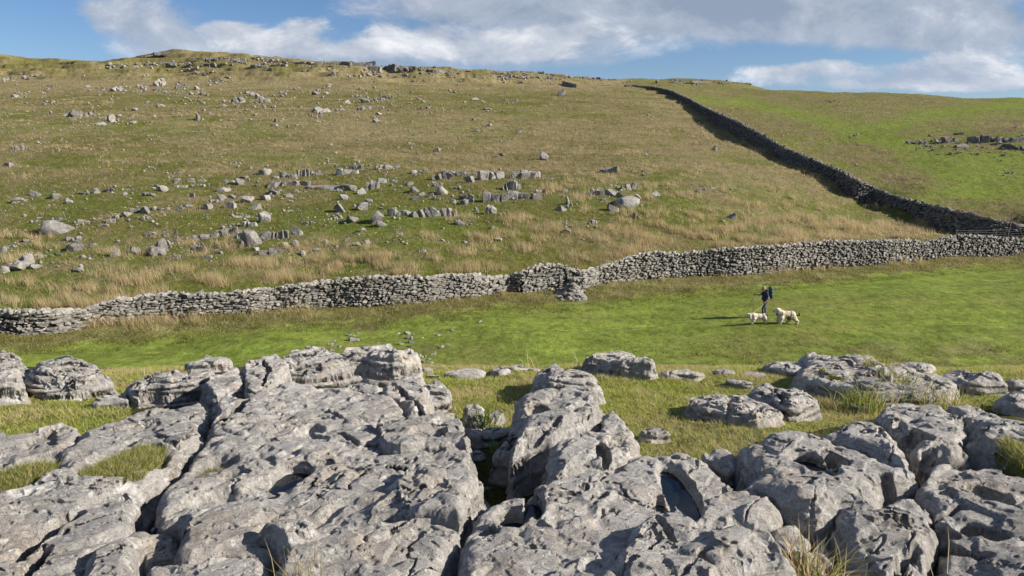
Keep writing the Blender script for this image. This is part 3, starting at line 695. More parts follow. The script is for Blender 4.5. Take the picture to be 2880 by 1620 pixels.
    for (a_, b_), lst in cand.items():
        lst.sort(key=lambda t: t[0])
        for j, (_, r) in enumerate(lst):
            r['label'] = f"{a_} {b_}" if len(lst) == 1 else f"{ORD[j]}{'' if j else ''}nearest {a_} {b_}"
    for r in R:
        cat = {'b': "boulder", 'o': "rock outcrop", 'v': "rock outcrop", 'p': "rock pile"}[r['k']]
        grp = "dark crags along the skyline" if r['tone'] == 'd' else ("rocks scattered over the upper hillside" if r['y'] < 440 else "limestone outcrops on the lower hillside")
        if r['x'] > 2500 and r['y'] < 520: grp = "rocks beyond the diagonal wall"
        tag(r['o'], r['label'], cat, grp)
    return R
ROCKOBJ = place_rocks()

def scatter_pebbles():
    """the countless small stones between the boulders"""
    rng = np.random.RandomState(21); parts = []; k = 0
    Vs, Fs, tn = [], [], []
    spots = []
    for r in ROCKOBJ:
        n_ = rng.poisson(11 if r['k'] != 'b' else 4.0)
        for _ in range(n_): spots.append((r['x']+rng.normal()*r['w']*1.0, r['y']+rng.normal()*r['h']*.8+2, rng.uniform(1.6, 9.5)*rng.uniform(.35, 1.1)))
    for _ in range(520):                                   # upper hillside
        spots.append((rng.uniform(-20, 1500), rng.uniform(205, 470), rng.uniform(1.6, 6.0)))
    for _ in range(200): spots.append((rng.normal(750, 260), rng.normal(285, 32), rng.uniform(2.0, 9.0)))
    for _ in range(300): spots.append((rng.normal(600, 420), rng.normal(590, 90), rng.uniform(1.8, 5.5)))
    for _ in range(70): spots.append((rng.uniform(1400, 2850), rng.uniform(300, 680), rng.uniform(1.8, 4.0)))
    q = np.array(spots); pts, ok = cast_far(q[:, 0], q[:, 1])
    for i in range(len(q)):
        if not ok[i] or pts[i, 2] < -9.0: continue
        V, F = ROCKS['s'][rng.randint(8)]; s = q[i, 2]*pts[i, 1]/FOC*1.15
        V = rot2(V, rng.uniform(0, 6))*np.array((s, s, s*rng.uniform(.4, .8)))+pts[i]-np.array((0, 0, .02))
        Vs.append(V); Fs.append(F+k); k += len(V); tn.append(np.full(len(V), rng.uniform(.75, 1.35)))
    o = mesh_obj("loose_stones", np.concatenate(Vs), np.concatenate(Fs), M_WALL, smooth=False, attrs={'tone': np.concatenate(tn)})
    tag(o, "countless small pale stones strewn over the grass hillside", kind='stuff')
scatter_pebbles()

# stones half sunk in the valley turf
VS = "350,1003,114,36,b 325,964,90,20,o 405,938,40,22,b 145,1044,60,28,o 180,1004,40,20,b 232,1058,40,20,b 160,1090,70,26,o 750,938,40,14,b 830,944,60,28,b 880,948,30,14,b 842,990,84,32,o 870,1020,60,28,b 780,1034,50,24,b 850,1058,60,20,o 700,1070,26,24,b 965,976,28,12,b 1110,956,44,20,b 1060,940,44,10,o 1235,913,36,24,b 1195,928,24,12,b 1475,838,54,20,b 1125,1066,74,28,o 1060,1126,64,28,o 965,1152,72,42,o 1022,1170,40,22,b 970,1198,100,24,o 570,1022,26,14,b 1215,1040,44,12,o 1345,1054,18,14,b 330,1112,60,20,o 822,1118,40,28,b 1050,1200,34,20,b"
def valley_stones():
    rng = np.random.RandomState(5); L_ = []
    for tok in VS.split():
        x, y, w, h, k = tok.split(','); L_.append((880+float(x)/3.141, 640+float(y)/3.141, float(w)/3.141, float(h)/3.141, k))
    pts, ok = cast_far([r[0] for r in L_], [r[1] for r in L_])
    mean = (np.mean([r[0] for r in L_]), np.mean([r[1] for r in L_]))
    rows = sorted(range(len(L_)), key=lambda i: L_[i][0]); names = {}
    for i, (qx, qy, w, h, k) in enumerate(L_):
        if not ok[i]: continue
        X, Y, Z = pts[i]; m = Y/FOC
        o = bpy.data.objects.new("sunken_stone", rock_mesh(k, rng.randint(len(ROCKS[k])), M_BROWN))
        o.scale = (w*m*1.05, w*m*1.1, h*m*1.0); o.rotation_euler = (0, 0, rng.uniform(-.6, .6)); o.location = (X, Y+w*m*.3, Z-.03); COL.objects.link(o)
        row = "back" if qy < 955 else ("middle" if qy < 985 else "front")
        names.setdefault(row, []).append((qx, o))
    NUM = "first second third fourth fifth sixth seventh eighth ninth tenth eleventh twelfth thirteenth fourteenth fifteenth sixteenth".split()
    for row, lst in names.items():
        lst.sort(key=lambda t: t[0])
        for j, (_, o) in enumerate(lst):
            tag(o, f"brown stone sunk in the valley turf, {NUM[j]} from the left in the {row} row", "stone", "brown stones sunk in the valley turf")
valley_stones()

# ------------------------------------------------------------------ drystone walls
def wall_stones(path, zb, ht, rng, thick, sl, sh, faces, sub, capscale=1.0, jit=.055, tmul=1.0):
    """path (n,2) ground line, zb/ht base and height per point; returns stone mesh and cap mesh"""
    tmpl = []
    for _ in range(26):
        V, F = cut_rock(rng, sub, 8, .55, .9, .35); tmpl.append((V/np.abs(V).max(0), F))
    seg = np.linalg.norm(np.diff(path, axis=0), axis=1); S = np.concatenate([[0], np.cumsum(seg)]); Ltot = S[-1]
    def at(s):
        x = np.interp(s, S, path[:, 0]); y = np.interp(s, S, path[:, 1]); z = np.interp(s, S, zb); h = np.interp(s, S, ht)
        i = min(max(np.searchsorted(S, s)-1, 0), len(seg)-1); d = (path[i+1]-path[i])/seg[i]
        return x, y, z, h, d
    Vs, Fs, tn = [], [], []; k = 0
    Vc, Fc, tc_ = [], [], []; kc = 0
    def add(which, V, F, t):
        nonlocal k, kc
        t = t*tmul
        if which: Vc.append(V); Fc.append(F+kc); kc += len(V); tc_.append(np.full(len(V), t))
        else: Vs.append(V); Fs.append(F+k); k += len(V); tn.append(np.full(len(V), t))
    def stone(which, s, zrel, off, l, h, dpt, tone, tilt):
        x, y, z, H, d = at(s); nrm = np.array((d[1], -d[0]))        # towards the viewer
        V, F = tmpl[rng.randint(26)]
        W = V*np.array((l*.53, dpt*.5, h*.54)); W = rx(ry(W, tilt), rng.uniform(-.2, .2)); W = rot2(W, rng.uniform(-.22, .22))
        P = np.empty_like(W); cx = x+nrm[0]*off; cy = y+nrm[1]*off
        P[:, 0] = cx+W[:, 0]*d[0]-W[:, 1]*(-d[1]); P[:, 1] = cy+W[:, 0]*d[1]+W[:, 1]*(d[0])
        P[:, 2] = z+zrel+W[:, 2]
        add(which, P, F, tone)
    hmax = ht.max()
    for side in faces:
        zc = 0.02
        while zc < hmax:
            ch = rng.uniform(*sh); s = rng.uniform(0, .2)
            while s < Ltot:
                l = rng.uniform(*sl)*(1.0 if rng.rand() > .12 else 1.6); hh = ch*rng.uniform(.75, 1.35)
                H = np.interp(s+l/2, S, ht)
                if zc < H-.05:
                    lean = (zc/1.7)*.10
                    stone(0, s+l/2, zc+ch/2+rng.normal()*.02, side*(thick/2-.12-lean)+rng.normal()*jit, l*rng.uniform(.88, 1.05), hh, .30, rng.uniform(.62, 1.1) if rng.rand() < .9 else rng.uniform(1.1, 1.4), rng.normal()*.12)
                s += l*.96
            zc += ch*.93
    s = 0                                       # coping
    while s < Ltot:
        l = rng.uniform(sl[0], sl[1]*1.15)*capscale; H = np.interp(s+l/2, S, ht)
        for off in (-.13, .13):
            stone(1, s+l/2+rng.normal()*.04, H+rng.uniform(-.06, .10), off*thick/.6+rng.normal()*.03, l*rng.uniform(.8, 1.1), rng.uniform(.12, .28)*capscale, .34, rng.uniform(.80, 1.45), rng.normal()*.4)
        s += l*.85
    # hearting: a rubble core closing the gaps
    nS = max(int(Ltot/.5), 4); cs = np.linspace(0, Ltot, nS); core = []
    for s_ in cs:
        x, y, z, H, d = at(s_); nr = np.array((d[1], -d[0]))
        for off, zz in ((thick/2-.22, -.3), (thick/2-.30, H-.02), (-thick/2+.30, H-.02), (-thick/2+.22, -.3)): core.append((x+nr[0]*off, y+nr[1]*off, z+zz))
    core = np.array(core); cf = []
    for i in range(nS-1):
        for j in range(4): cf.append((i*4+j, (i+1)*4+j, (i+1)*4+(j+1) % 4, i*4+(j+1) % 4))
    return (np.concatenate(Vs), np.concatenate(Fs), np.concatenate(tn)), (np.concatenate(Vc), np.concatenate(Fc), np.concatenate(tc_)), (core, np.array(cf))
M_CORE = mat_plain("wall_hearting", (.06, .057, .052), .95, 6, .4)
def build_wall(name, label, rows, rng, Yfix=None, **kw):
    """rows: picture columns with base row, top row (and distance)"""
    rows = np.array(rows, float); px = rows[:, 0]
    fine = np.linspace(px[0], px[-1], 260 if Yfix is None else 400)
    base = np.interp(fine, px, rows[:, 1]); top = np.interp(fine, px, rows[:, 2])
    qx, qy = fine*1.118, base*1.118
    if Yfix is None:
        Y = -9.65/pix_t(qy); X = pix_a(qx, qy)*Y
    else:
        Y = np.exp(np.interp(fine, px, np.log(rows[:, 3]))); X = pix_a(qx, qy)*Y
    path = np.stack([X, Y], 1); zb = ground_h(X, Y)-.05
    ht = (pix_t(top*1.118)*Y-zb)-.12
    # even out the tiny steps
    kern = np.ones(3)/3; ht = np.convolve(np.pad(ht, 1, 'edge'), kern, 'valid')
    (V, F, t), (Vc, Fc, tc_), (core, cf) = wall_stones(path, zb, np.maximum(ht, .4), rng, **kw)
    mid = len(X)//2; loc = (X[mid], Y[mid], zb[mid])
    root = empty(name, loc); tag(root, label, "drystone wall", kind="thing")
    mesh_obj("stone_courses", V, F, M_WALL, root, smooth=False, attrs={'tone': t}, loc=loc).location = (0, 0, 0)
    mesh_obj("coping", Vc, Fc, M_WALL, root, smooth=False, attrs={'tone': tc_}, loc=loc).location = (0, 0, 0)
    mesh_obj("hearting", core, cf, M_CORE, root, smooth=False, loc=loc).location = (0, 0, 0)
    return path, zb, ht
NW_L = [(-160,842,778),(0,836,778),(60,837,779),(120,834,779),(180,826,777),(221,816,780)]
NW_M = [(221,816,776),(250,812,764),(300,808,752),(350,803,744),(430,797,735),(500,794,735),(560,790,738),(640,785,728),(700,778,722),(750,776,712),(800,772,708),(830,770,704),(930,768,694),(1000,764,692),(1080,758,694),(1120,752,690),(1190,746,688),(1220,742,694),(1280,733,693),(1310,735,684),(1350,731,667),(1390,727,662),(1420,725,666),(1437,724,676)]
NW_R = [(1437,724,678),(1465,724,680),(1500,714,672),(1560,708,655),(1600,704,640),(1650,700,632),(1700,696,636),(1760,693,629),(1850,691,622),(1950,684,616),(2010,677,610),(2080,671,604),(2150,666,606),(2220,662,603),(2290,655,602),(2320,652,610),(2350,650,600),(2400,646,591),(2440,644,590),(2480,642,594),(2560,638,600),(2700,632,594)]
rngw = np.random.RandomState(77)
build_wall("drystone_wall", "low left end of the grey drystone wall beside the valley, dropping a step", NW_L, rngw, thick=.62, sl=(.14,.36), sh=(.09,.17), faces=(1,-1), sub=2)
wp = build_wall("drystone_wall", "long grey drystone wall from the low step to the tumbled gap, pale cap stones", NW_M, rngw, thick=.62, sl=(.14,.37), sh=(.09,.18), faces=(1,-1), sub=2)
build_wall("drystone_wall", "right hand length of valley drystone wall running from the tumbled gap behind the walker", NW_R, rngw, thick=.62, sl=(.17,.40), sh=(.11,.21), faces=(1,-1), sub=2)
DW = [(1570,219.5,215.5,262),(1600,221,216,255),(1640,225,217.5,242),(1665,232,222,228),(1690,240,228,214),(1720,258,242,187),(1735,266,248,176),(1760,281,262,156),(1800,305,282,135),(1850,332,303,120),(1900,362,330,109),(1960,395,365,102),(2040,430,399,95),(2100,460,424,88),(2150,487,449,83),(2200,512,474,83),(2260,540,496,78.5),(2330,565,514,74),(2400,583,529,70.5),(2480,598,549,69.3),(2540,603,560,69),(2640,612,580,68.6)]
build_wall("drystone_wall", "shade-darkened drystone wall climbing diagonally up the hill to the skyline", DW, rngw, Yfix=True, thick=.66, sl=(.25,.52), sh=(.16,.28), faces=(1,-1), sub=1, capscale=1.25, tmul=.76)  # tmul puts the shade of the sunless face into the stone tone
FARW = [(1415,207,204,250),(1430,212,207,246),(1448,216,211,240)]
build_wall("drystone_wall", "short dark remnant of wall near the skyline left of the diagonal wall", FARW, rngw, Yfix=True, thick=.7, sl=(.3,.6), sh=(.2,.3), faces=(1,-1), sub=1, capscale=.9, tmul=1.25)

def stone_heap():
    rng = np.random.RandomState(8); Vs, Fs = [], []; k = 0; tn = []
    q = [(880+rng.triangular(2150, 2300, 2405)/3.141, 640+rng.triangular(500, 560, 592)/3.141) for _ in range(110)]
    for (qx, qy) in q:
        Y = -9.65/pix_t(qy+6); X = pix_a(qx, qy+6)*Y; Y += 0
        V, F = cut_rock(rng, 2, 9, .5, .85, .2); s = rng.uniform(.10, .24)
        V = rot2(rx(V, rng.uniform(-.6, .6)), rng.uniform(0, 6))*np.array((s*1.3, s, s*.8))
        c = (X, Y-.1, float(ground_h(X, Y))+rng.uniform(0, 1.25)*max(0, 1-abs(qx-1612)/30)*np.clip((830-qy)/22, 0, 1))
        Vs.append(V+np.array(c)); Fs.append(F+k); k += len(V); tn.append(np.full(len(V), rng.uniform(.7, 1.3)))
    V = np.concatenate(Vs); loc = V.mean(0); loc[2] = V[:, 2].min()
    o = mesh_obj("rubble_heap", V, np.concatenate(Fs), M_WALL, smooth=False, attrs={'tone': np.concatenate(tn)}, loc=tuple(loc))
    tag(o, "heap of tumbled wall stones spilling onto the grass at the gap", "stone heap")
stone_heap()

# ------------------------------------------------------------------ fence posts and wires behind the wall
M_WOOD = mat_plain("weathered_post", (.16, .125, .085), .9, 12, .35)
def fence():
    rng = np.random.RandomState(4)
    posts = [(262,762,746,"beside the step in the wall"),(584,742,710,"in front of the tall tan grass"),(814,712,683,"above the left bulge of the wall"),(1026,700,672,"above the middle of the long wall"),(1226,690,664,"in rushes left of the tumbled gap"),
             (1449,684,653,"leaning at the tumbled gap"),(1648,642,627,"just right of the tumbled gap"),(1773,636,621,"left of above the walker"),(1965,624,607,"right of above the walker"),(2083,612,597,"above the thick of the right wall"),(2241,606,592,"squat post by the dip in the right wall"),(2404,598,577,"before the wires start"),(2505,596,578,"low squat post among the wires"),(2543,574,542,"against the diagonal wall, tallest of the line")]
    pts = []
    for i, (px, pb, pt, where) in enumerate(posts):
        Yb = -9.65/pix_t(1.118*np.interp(px, [0,221,430,640,830,1190,1350,1437,1560,1700,1850,2010,2150,2320,2440,2560], [836,816,797,785,770,746,731,724,708,696,691,677,666,654,644,634]))+1.1
        qx = px*1.118; X = pix_a(qx, pb*1.118)*Yb; zt = pix_t(pt*1.118)*Yb; zg = float(ground_h(X, Yb))-.2
        r = .038; lean = rng.uniform(-.10, .10)+(.22 if i in (5,) else 0)+(-.2 if i in (0,) else 0)
        V = []; n_ = 8
        for (zz, rr) in ((zg, r), (zt-.02, r), (zt, r*.7)):
            for k in range(n_):
                an = 2*math.pi*k/n_; V.append((rr*math.cos(an)+lean*(zz-zg)-lean*(zt-zg), rr*math.sin(an), zz-zg))
        F4 = [(j*n_+k, j*n_+(k+1) % n_, (j+1)*n_+(k+1) % n_, (j+1)*n_+k) for j in range(2) for k in range(n_)]
        V.append((0, 0, zt-zg)); F3 = [(2*n_+k, 2*n_+(k+1) % n_, len(V)-1) for k in range(n_)]
        o = mesh_obj("fence_post", np.array(V), [np.array(F4), np.array(F3)], M_WOOD); o.location = (X, Yb, zg)
        tag(o, f"thin wooden fence post {where}", "fence post", "thin wooden posts behind the wall"); pts.append((X, Yb, zt, zg))
    M_WIRE = mat_plain("galvanised_wire", (.28, .28, .28), .6, metal=.2)
    a, b = pts[11], pts[12]; ex = (b[0]+6.5, b[1]+1.6, b[2]+.1)
    for k in range(4):
        V, F = [], []; line = [(a[0], a[1], a[2]-.1-k*.2), (b[0], b[1], b[2]-.05-k*.2), (ex[0], ex[1], ex[2]-k*.2)]
        for (x, y, z) in line:
            for (dy, dz) in ((-.004, 0), (.0, .004), (.004, 0), (0, -.004)): V.append((x, y+dy, z+dz))
        for j in range(2):
            for q_ in range(4): F.append((j*4+q_, j*4+(q_+1) % 4, (j+1)*4+(q_+1) % 4, (j+1)*4+q_))
        o = mesh_obj("fence_wire", np.array(V), np.array(F), M_WIRE, loc=line[0])
        tag(o, f"{['top','upper middle','lower middle','bottom'][k]} strand of wire strung between the right hand posts", "fence wire", "wire strands of the fence")
fence()
# trodden line across the valley turf
def path_line():
    P0 = [(1120,852),(1200,842),(1300,838),(1400,828),(1500,821),(1620,808),(1700,800),(1800,797),(1950,781),(2100,765),(2250,750),(2400,728),(2500,714),(2620,700)]
    pts = []
    px = np.linspace(1120, 2620, 220); py = np.interp(px, [p[0] for p in P0], [p[1] for p in P0])+1.2*pn2(px/60, px*0, 3)
    Y = -9.65/pix_t(py*1.118); X = pix_a(px*1.118, py*1.118)*Y; V, F = [], []
    for i in range(len(px)):
        w = .07*(1+.9*pn2(np.array([X[i]*1.3]), np.array([.3]), 5)[0])
        for s in (-1, -.3, .3, 1):
            y = Y[i]+s*w; V.append((X[i], y, float(ground_h(X[i], y))+(-.012 if abs(s) == 1 else .012)))
    for i in range(len(px)-1):
        for j in range(3): F.append((i*4+j, (i+1)*4+j, (i+1)*4+j+1, i*4+j+1))
    m = mat_plain("trodden_earth", (.085, .085, .030), 1.0, 3, .5)
    tag(mesh_obj("path", np.array(V), np.array(F), m), "thin trodden line across the green valley floor", kind='structure')
path_line()
# ------------------------------------------------------------------ limestone pavement
_LN = np.linspace(math.log(1.2), math.log(13), 900)
def cast_near(qx, qy, dz):
    qx = np.atleast_1d(np.asarray(qx, float)); qy = np.atleast_1d(np.asarray(qy, float)); dz = np.broadcast_to(np.asarray(dz, float), qx.shape)
    a = pix_a(qx, qy); t = pix_t(qy); Yg = np.exp(_LN)
    h = base_t(np.broadcast_to(a[:, None], (len(a), len(Yg))), np.broadcast_to(_LN[None], (len(a), len(Yg))))*Yg[None]+dz[:, None]
    under = t[:, None]*Yg[None] <= h; k = np.where(under.any(1), under.argmax(1), (h-t[:, None]*Yg[None]).argmax(1))
    k0 = np.maximum(k-1, 0); r = np.arange(len(k)); d = t[:, None]*Yg[None]-h
    w = np.clip(np.where(k > k0, d[r, k0]/np.maximum(d[r, k0]-d[r, k], 1e-9), 0), 0, 1)
    Y = Yg[k0]+(Yg[k]-Yg[k0])*w
    return np.stack([a*Y, Y], 1)
def chaikin(P, n=2):
    P = np.array(P, float)
    for _ in range(n):
        Q = np.roll(P, -1, 0); P = np.stack([.78*P+.22*Q, .22*P+.78*Q], 1).reshape(-1, 2)
    return P
def sdist(px, py, poly):
    """signed distance, positive inside"""
    d = np.full(px.shape, 1e9); n_ = len(poly)
    for i in range(n_):
        ax, ay = poly[i]; bx, by = poly[(i+1) % n_]; ex, ey = bx-ax, by-ay; L2 = ex*ex+ey*ey+1e-12
        t = np.clip(((px-ax)*ex+(py-ay)*ey)/L2, 0, 1); d = np.minimum(d, (px-ax-t*ex)**2+(py-ay-t*ey)**2)
    d = np.sqrt(d); return np.where(pip(px, py, poly), d, -d)
def pdist(px, py, line):
    d = np.full(px.shape, 1e9)
    for i in range(len(line)-1):
        ax, ay = line[i]; bx, by = line[i+1]; ex, ey = bx-ax, by-ay; L2 = ex*ex+ey*ey+1e-12
        t = np.clip(((px-ax)*ex+(py-ay)*ey)/L2, 0, 1); d = np.minimum(d, (px-ax-t*ex)**2+(py-ay-t*ey)**2)
    return np.sqrt(d)
M_WATER = mat_plain("still_pool_water", (.006, .010, .014), .04)
M_WATER.node_tree.nodes['Principled BSDF'].inputs['Specular IOR Level'].default_value = .3
SLABS = []
def slab(label, poly, h=.3, r=.10, R=None, basins=(), cracks=(), rel=1.0, seed=None, name="limestone_rock", cat="limestone slab", dome=0.0, strata=1.0, fine=1.0, group=None, tilt=(0, 0), lift=80, joint=(.55, .83)):
    seed = len(SLABS)*7+3 if seed is None else seed
    P = chaikin(poly, 2); qx, qy = J2Q(P[:, 0], P[:, 1]); ymx = P[:, 1].max()
    rock = name == "boulder" or group != GP
    if rock:
        ymn = P[:, 1].min(); ext = (ymx-ymn)/2.1625; Y0 = cast_near([qx.mean()], [950+ymx/2.1625], 0)[0, 1]
        low = group is not None and ('ridge' in group or 'outcrops' in group)
        h = float(np.clip((.40 if low else .60)*ext*Y0/FOC, .03, h)); w = np.clip((ymx-P[:, 1])/((ymx-ymn)*.85), 0, 1)
        r = min(r, .28*np.ptp(qx)/FOC*Y0); R = h*.75
    else:
        h = .22+(h-.3)*.45; w = 1.0; r = r*.62; R = min(h*.5, r*1.2) if R is None else min(R, h*.6)
    W = cast_near(qx, qy, h*w)
    if rock: r = min(r, .42*np.ptp(W[:, 1]))
    else: rel = rel*.40
    if rock: h = h*1.22; R = h*(.55 if low else .70)
    rel = rel*(min(1, h/.25) if rock else 1)
    pa = W[:, 0]/W[:, 1]; da = .00170/fine; dL = .00210/fine/(2.8 if rock else 1.35)
    mg = .10/np.min(W[:, 1])
    a = np.arange(pa.min()-mg, pa.max()+mg, da); L = np.arange(math.log(W[:, 1].min()-.10), math.log(W[:, 1].max()+.10), dL)
    Ag, Lg = np.meshgrid(a, L, indexing='ij'); Y = np.exp(Lg); X = Ag*Y
    zb = base_t(Ag, Lg)*Y
    wh = .006 if rock else .014
    nw = 2 if rock else 3
    wx = .045*fbm2(X*3.2, Y*3.2, nw, seed)+wh*fbm2(X*14, Y*14, 2, seed+1); wy = .045*fbm2(X*3.2, Y*3.2, nw, seed+5)+wh*fbm2(X*14, Y*14, 2, seed+6)
    sd = sdist(X+wx, Y+wy, W)+(.022 if rock else .006)
    s = np.clip(sd/r, 0, 1); prof = -R*(1-np.sqrt(np.maximum(1-(1-s)**2, 0)))
    prof = np.where(sd < 0, -R+sd*(2.6 if rock else 5), prof)
    if dome: prof = prof-dome*(1-np.clip(sd/(r*3.2), 0, 1))**2
    # relief: swells, joint aligned runnels, stepped bedding, scallops
    cx_, cy_ = W.mean(0)
    jx, jy = joint; u = X*jx+Y*jy; v = X*jy-Y*jx
    n_low = fbm2(X*1.3, Y*1.3, 2, seed+11); n_run = fbm2(u*1.0, v*3.6, 3, seed+13); n_med = fbm2(X*4.5, Y*4.5, 4, seed+17)
    st = fbm2(u*.85, v*1.7, 3, seed+19)*2.5+n_med*.25; fr = st-np.floor(st); step = np.floor(st)+sst(fr, .0, .09)
    sc = np.abs(fbm2(X*2.3, Y*2.3, 3, seed+23))
    pt = fbm2(X*7, Y*7, 3, seed+37); pt2 = fbm2(X*17, Y*17, 3, seed+39); cr_ = np.abs(fbm2(u*1.3+.3*n_med, v*2.6, 4, seed+43))
    relief = rel*(.085*n_low+.055*n_run+.012*n_med+.050*step-.05*np.maximum(.16-sc, 0)/.16)-.009*sst(pt, .24, .34)-.006*sst(pt2, .24, .32)+.004*pt2-.030*np.clip(1-cr_/.022, 0, 1)*sst(n_run, -.2, .15)
    inn = np.clip(sd/(r*.9), 0, 1)
    z = zb+h+relief*(.35+.65*inn)+prof+tilt[0]*(X-cx_)+tilt[1]*(Y-cy_)
    pools = []
    for bi, B in enumerate(basins):
        bx, by, brx, bry, dep = B[:5]; water = B[5] if len(B) > 5 else None
        q = J2Q(np.array([bx, bx, bx]), np.array([by, by-bry, by+bry])); c3 = cast_near(q[0], q[1], h)
        c = c3[0]; ry_ = max(.02, abs(c3[1, 1]-c3[2, 1])/2); rx_ = brx/2.1625/FOC*c[1]
        nz = .30*fbm2(X*2.6/max(rx_, .08)*.25, Y*2.6/max(ry_, .08)*.25, 3, seed+31+bi)+.12*fbm2(X*13, Y*13, 2, seed+33)
        d = np.sqrt(((X-c[0])/rx_)**2+((Y-c[1])/ry_)**2)+nz
        k = np.unravel_index(np.argmin((X-c[0])**2+(Y-c[1])**2), X.shape); zc = z[k]
        m_ = sst(-d, -1.12, -.80)
        z = z*(1-m_)+(np.minimum(z, zc)-dep*(1-.25*np.clip(d, 0, 1)**2)+.010*n_med)*m_
        if water is not None: pools.append((c, rx_, ry_, zc-dep+water, bi))
    for (line, wd, dep) in cracks:
        ln = np.array(line, float); q = J2Q(ln[:, 0], ln[:, 1]); c3 = cast_near(q[0], q[1], h)
        d = pdist(X+.8*wx, Y+.8*wy, c3)+.25*wd*fbm2(X*9, Y*9, 2, seed+41)
        z = z-dep*sst(-d, -wd, -wd*.45)
    keep = z > zb-.16
    # sculpt along the surface normal in 3-D so sides overhang, flake and show bedding
    gx = np.gradient(z, axis=0); gy = np.gradient(z, axis=1)
    Tx = np.stack([np.gradient(X, axis=0), np.gradient(Y, axis=0), gx], -1); Ty = np.stack([np.gradient(X, axis=1), np.gradient(Y, axis=1), gy], -1)
    N = np.cross(Tx, Ty); N /= np.linalg.norm(N, axis=-1, keepdims=True)+1e-12
    steep = 1-np.clip(N[..., 2], 0, 1)
    zz = z+.06*n_low
    bed = pn3(X*1.4, Y*1.4, zz*17, seed+2); bed = -np.maximum(.28-np.abs(bed), 0)/.28
    flake = fbm3(X*7, Y*7, z*13, 3, seed+4)
    dsp = (.024 if rock else .020)*strata*bed*np.clip(steep*2.2, 0, 1)+(.006+.018*steep)*flake+(.003+.006*steep)*fbm3(X*24, Y*24, z*24, 3, seed+8)
    dsp = dsp*sst(Y, 1.5, 3.5)
    V = np.stack([X, Y, z], -1)+N*dsp[..., None]
    na, nl_ = X.shape; idx = np.arange(na*nl_).reshape(na, nl_)
    kq = keep[:-1, :-1] & keep[1:, :-1] & keep[1:, 1:] & keep[:-1, 1:]
    F = np.stack([idx[:-1, :-1][kq], idx[1:, :-1][kq], idx[1:, 1:][kq], idx[:-1, 1:][kq]], 1)
    used = np.unique(F); remap = np.full(na*nl_, -1); remap[used] = np.arange(len(used)); F = remap[F]; Vv = V.reshape(-1, 3)[used]
    loc = (float(cx_), float(cy_), float(np.mean(zb[keep]))) if keep.any() else (0, 0, 0)
    o = mesh_obj(name, Vv, F, M_PAVE, loc=loc)
    tag(o, label, cat, group, kind='thing')
    SLABS.append(dict(o=o, W=W, a=a, L=L, z=np.where(keep, z, -99), da=da, dL=dL))
    for (c, rx_, ry_, zw, bi) in pools:
        n_ = 40; ang = np.linspace(0, 2*np.pi, n_, endpoint=False)
        Vp = np.concatenate([[(c[0], c[1], zw)], np.stack([c[0]+rx_*1.02*np.cos(ang), c[1]+ry_*1.02*np.sin(ang), np.full(n_, zw)], 1)])
        Fp = np.array([(0, 1+i, 1+(i+1) % n_) for i in range(n_)])
        tag(mesh_obj("pool_water", Vp, Fp, M_WATER, smooth=False), "dark still rainwater in a rock basin", kind='structure')
    return o
def slab_height(x, y):
    """highest slab surface over points, or -99"""
    out = np.full(x.shape, -99.0); a = x/y; L = np.log(y)
    for S in SLABS:
        i = np.round((a-S['a'][0])/S['da']).astype(int); j = np.round((L-S['L'][0])/S['dL']).astype(int)
        ok = (i >= 0) & (j >= 0) & (i < len(S['a'])) & (j < len(S['L']))
        zz = np.full(x.shape, -99.0); zz[ok] = S['z'][i[ok], j[ok]]; out = np.maximum(out, zz)
    return out
GP = "slabs of the near limestone pavement"; GB = "rounded boulders along the edge of the pavement"
# --- left edge boulders and ledges
slab("pale boulder cut by the left picture edge beside the layered boulder", [(-150,180),(-60,150),(0,145),(70,140),(130,150),(180,185),(206,215),(190,240),(155,262),(150,300),(155,380),(90,400),(40,410),(-150,430)], h=.46, r=.16, R=.34, name="boulder", cat="boulder", strata=1.6, fine=1.3, rel=.7, group=GB)
slab("big rounded boulder with horizontal layers and a small rain pool on top", [(205,215),(260,175),(330,140),(390,113),(460,112),(530,132),(580,155),(600,200),(650,215),(692,272),(650,312),(560,352),(480,385),(330,390),(250,388),(172,382),(150,300),(160,250)], h=.52, r=.30, R=.46, dome=.05, name="boulder", cat="boulder", strata=2.2, fine=1.4, rel=.7, basins=[(375,155,45,9,.03,.012)], group=GB)
slab("small dark flat slab in grass left of the shadowed boulder", [(570,432),(620,395),(700,370),(780,352),(800,400),(800,442),(740,432),(640,447)], h=.12, r=.05, group=GB)
slab("boulder with a dark shaded front face above the start of the long fissure", [(775,315),(870,270),(950,225),(1060,208),(1110,220),(1140,260),(1250,240),(1330,260),(1330,320),(1270,362),(1210,387),(1110,402),(1045,422),(940,408),(850,442),(800,442),(780,380)], h=.40, r=.10, R=.20, name="boulder", cat="boulder", strata=1.4, fine=1.3, tilt=(.02,.06), group=GB)
slab("squared rock standing highest at the back of the left ledges", [(1105,192),(1140,178),(1200,165),(1260,120),(1330,100),(1386,106),(1397,180),(1340,215),(1220,222),(1150,217)], h=.34, r=.09, R=.22, name="boulder", cat="boulder", strata=1.5, fine=1.5, group=GB)
slab("low ledge between the squared rock and the shadowed boulder", [(1245,250),(1330,225),(1400,188),(1467,185),(1482,235),(1475,295),(1400,315),(1330,335),(1265,335)], h=.30, r=.08, fine=1.3, group=GP)
slab("lumpy broken ledge left of the long overhanging boulder", [(1460,195),(1500,130),(1580,115),(1640,112),(1690,97),(1742,130),(1772,165),(1722,200),(1702,245),(1650,292),(1560,312),(1482,305),(1480,235)], h=.36, r=.08, R=.2, strata=1.6, fine=1.4, cracks=[([(1600,130),(1620,200),(1600,290)], .02, .08)], group=GP)
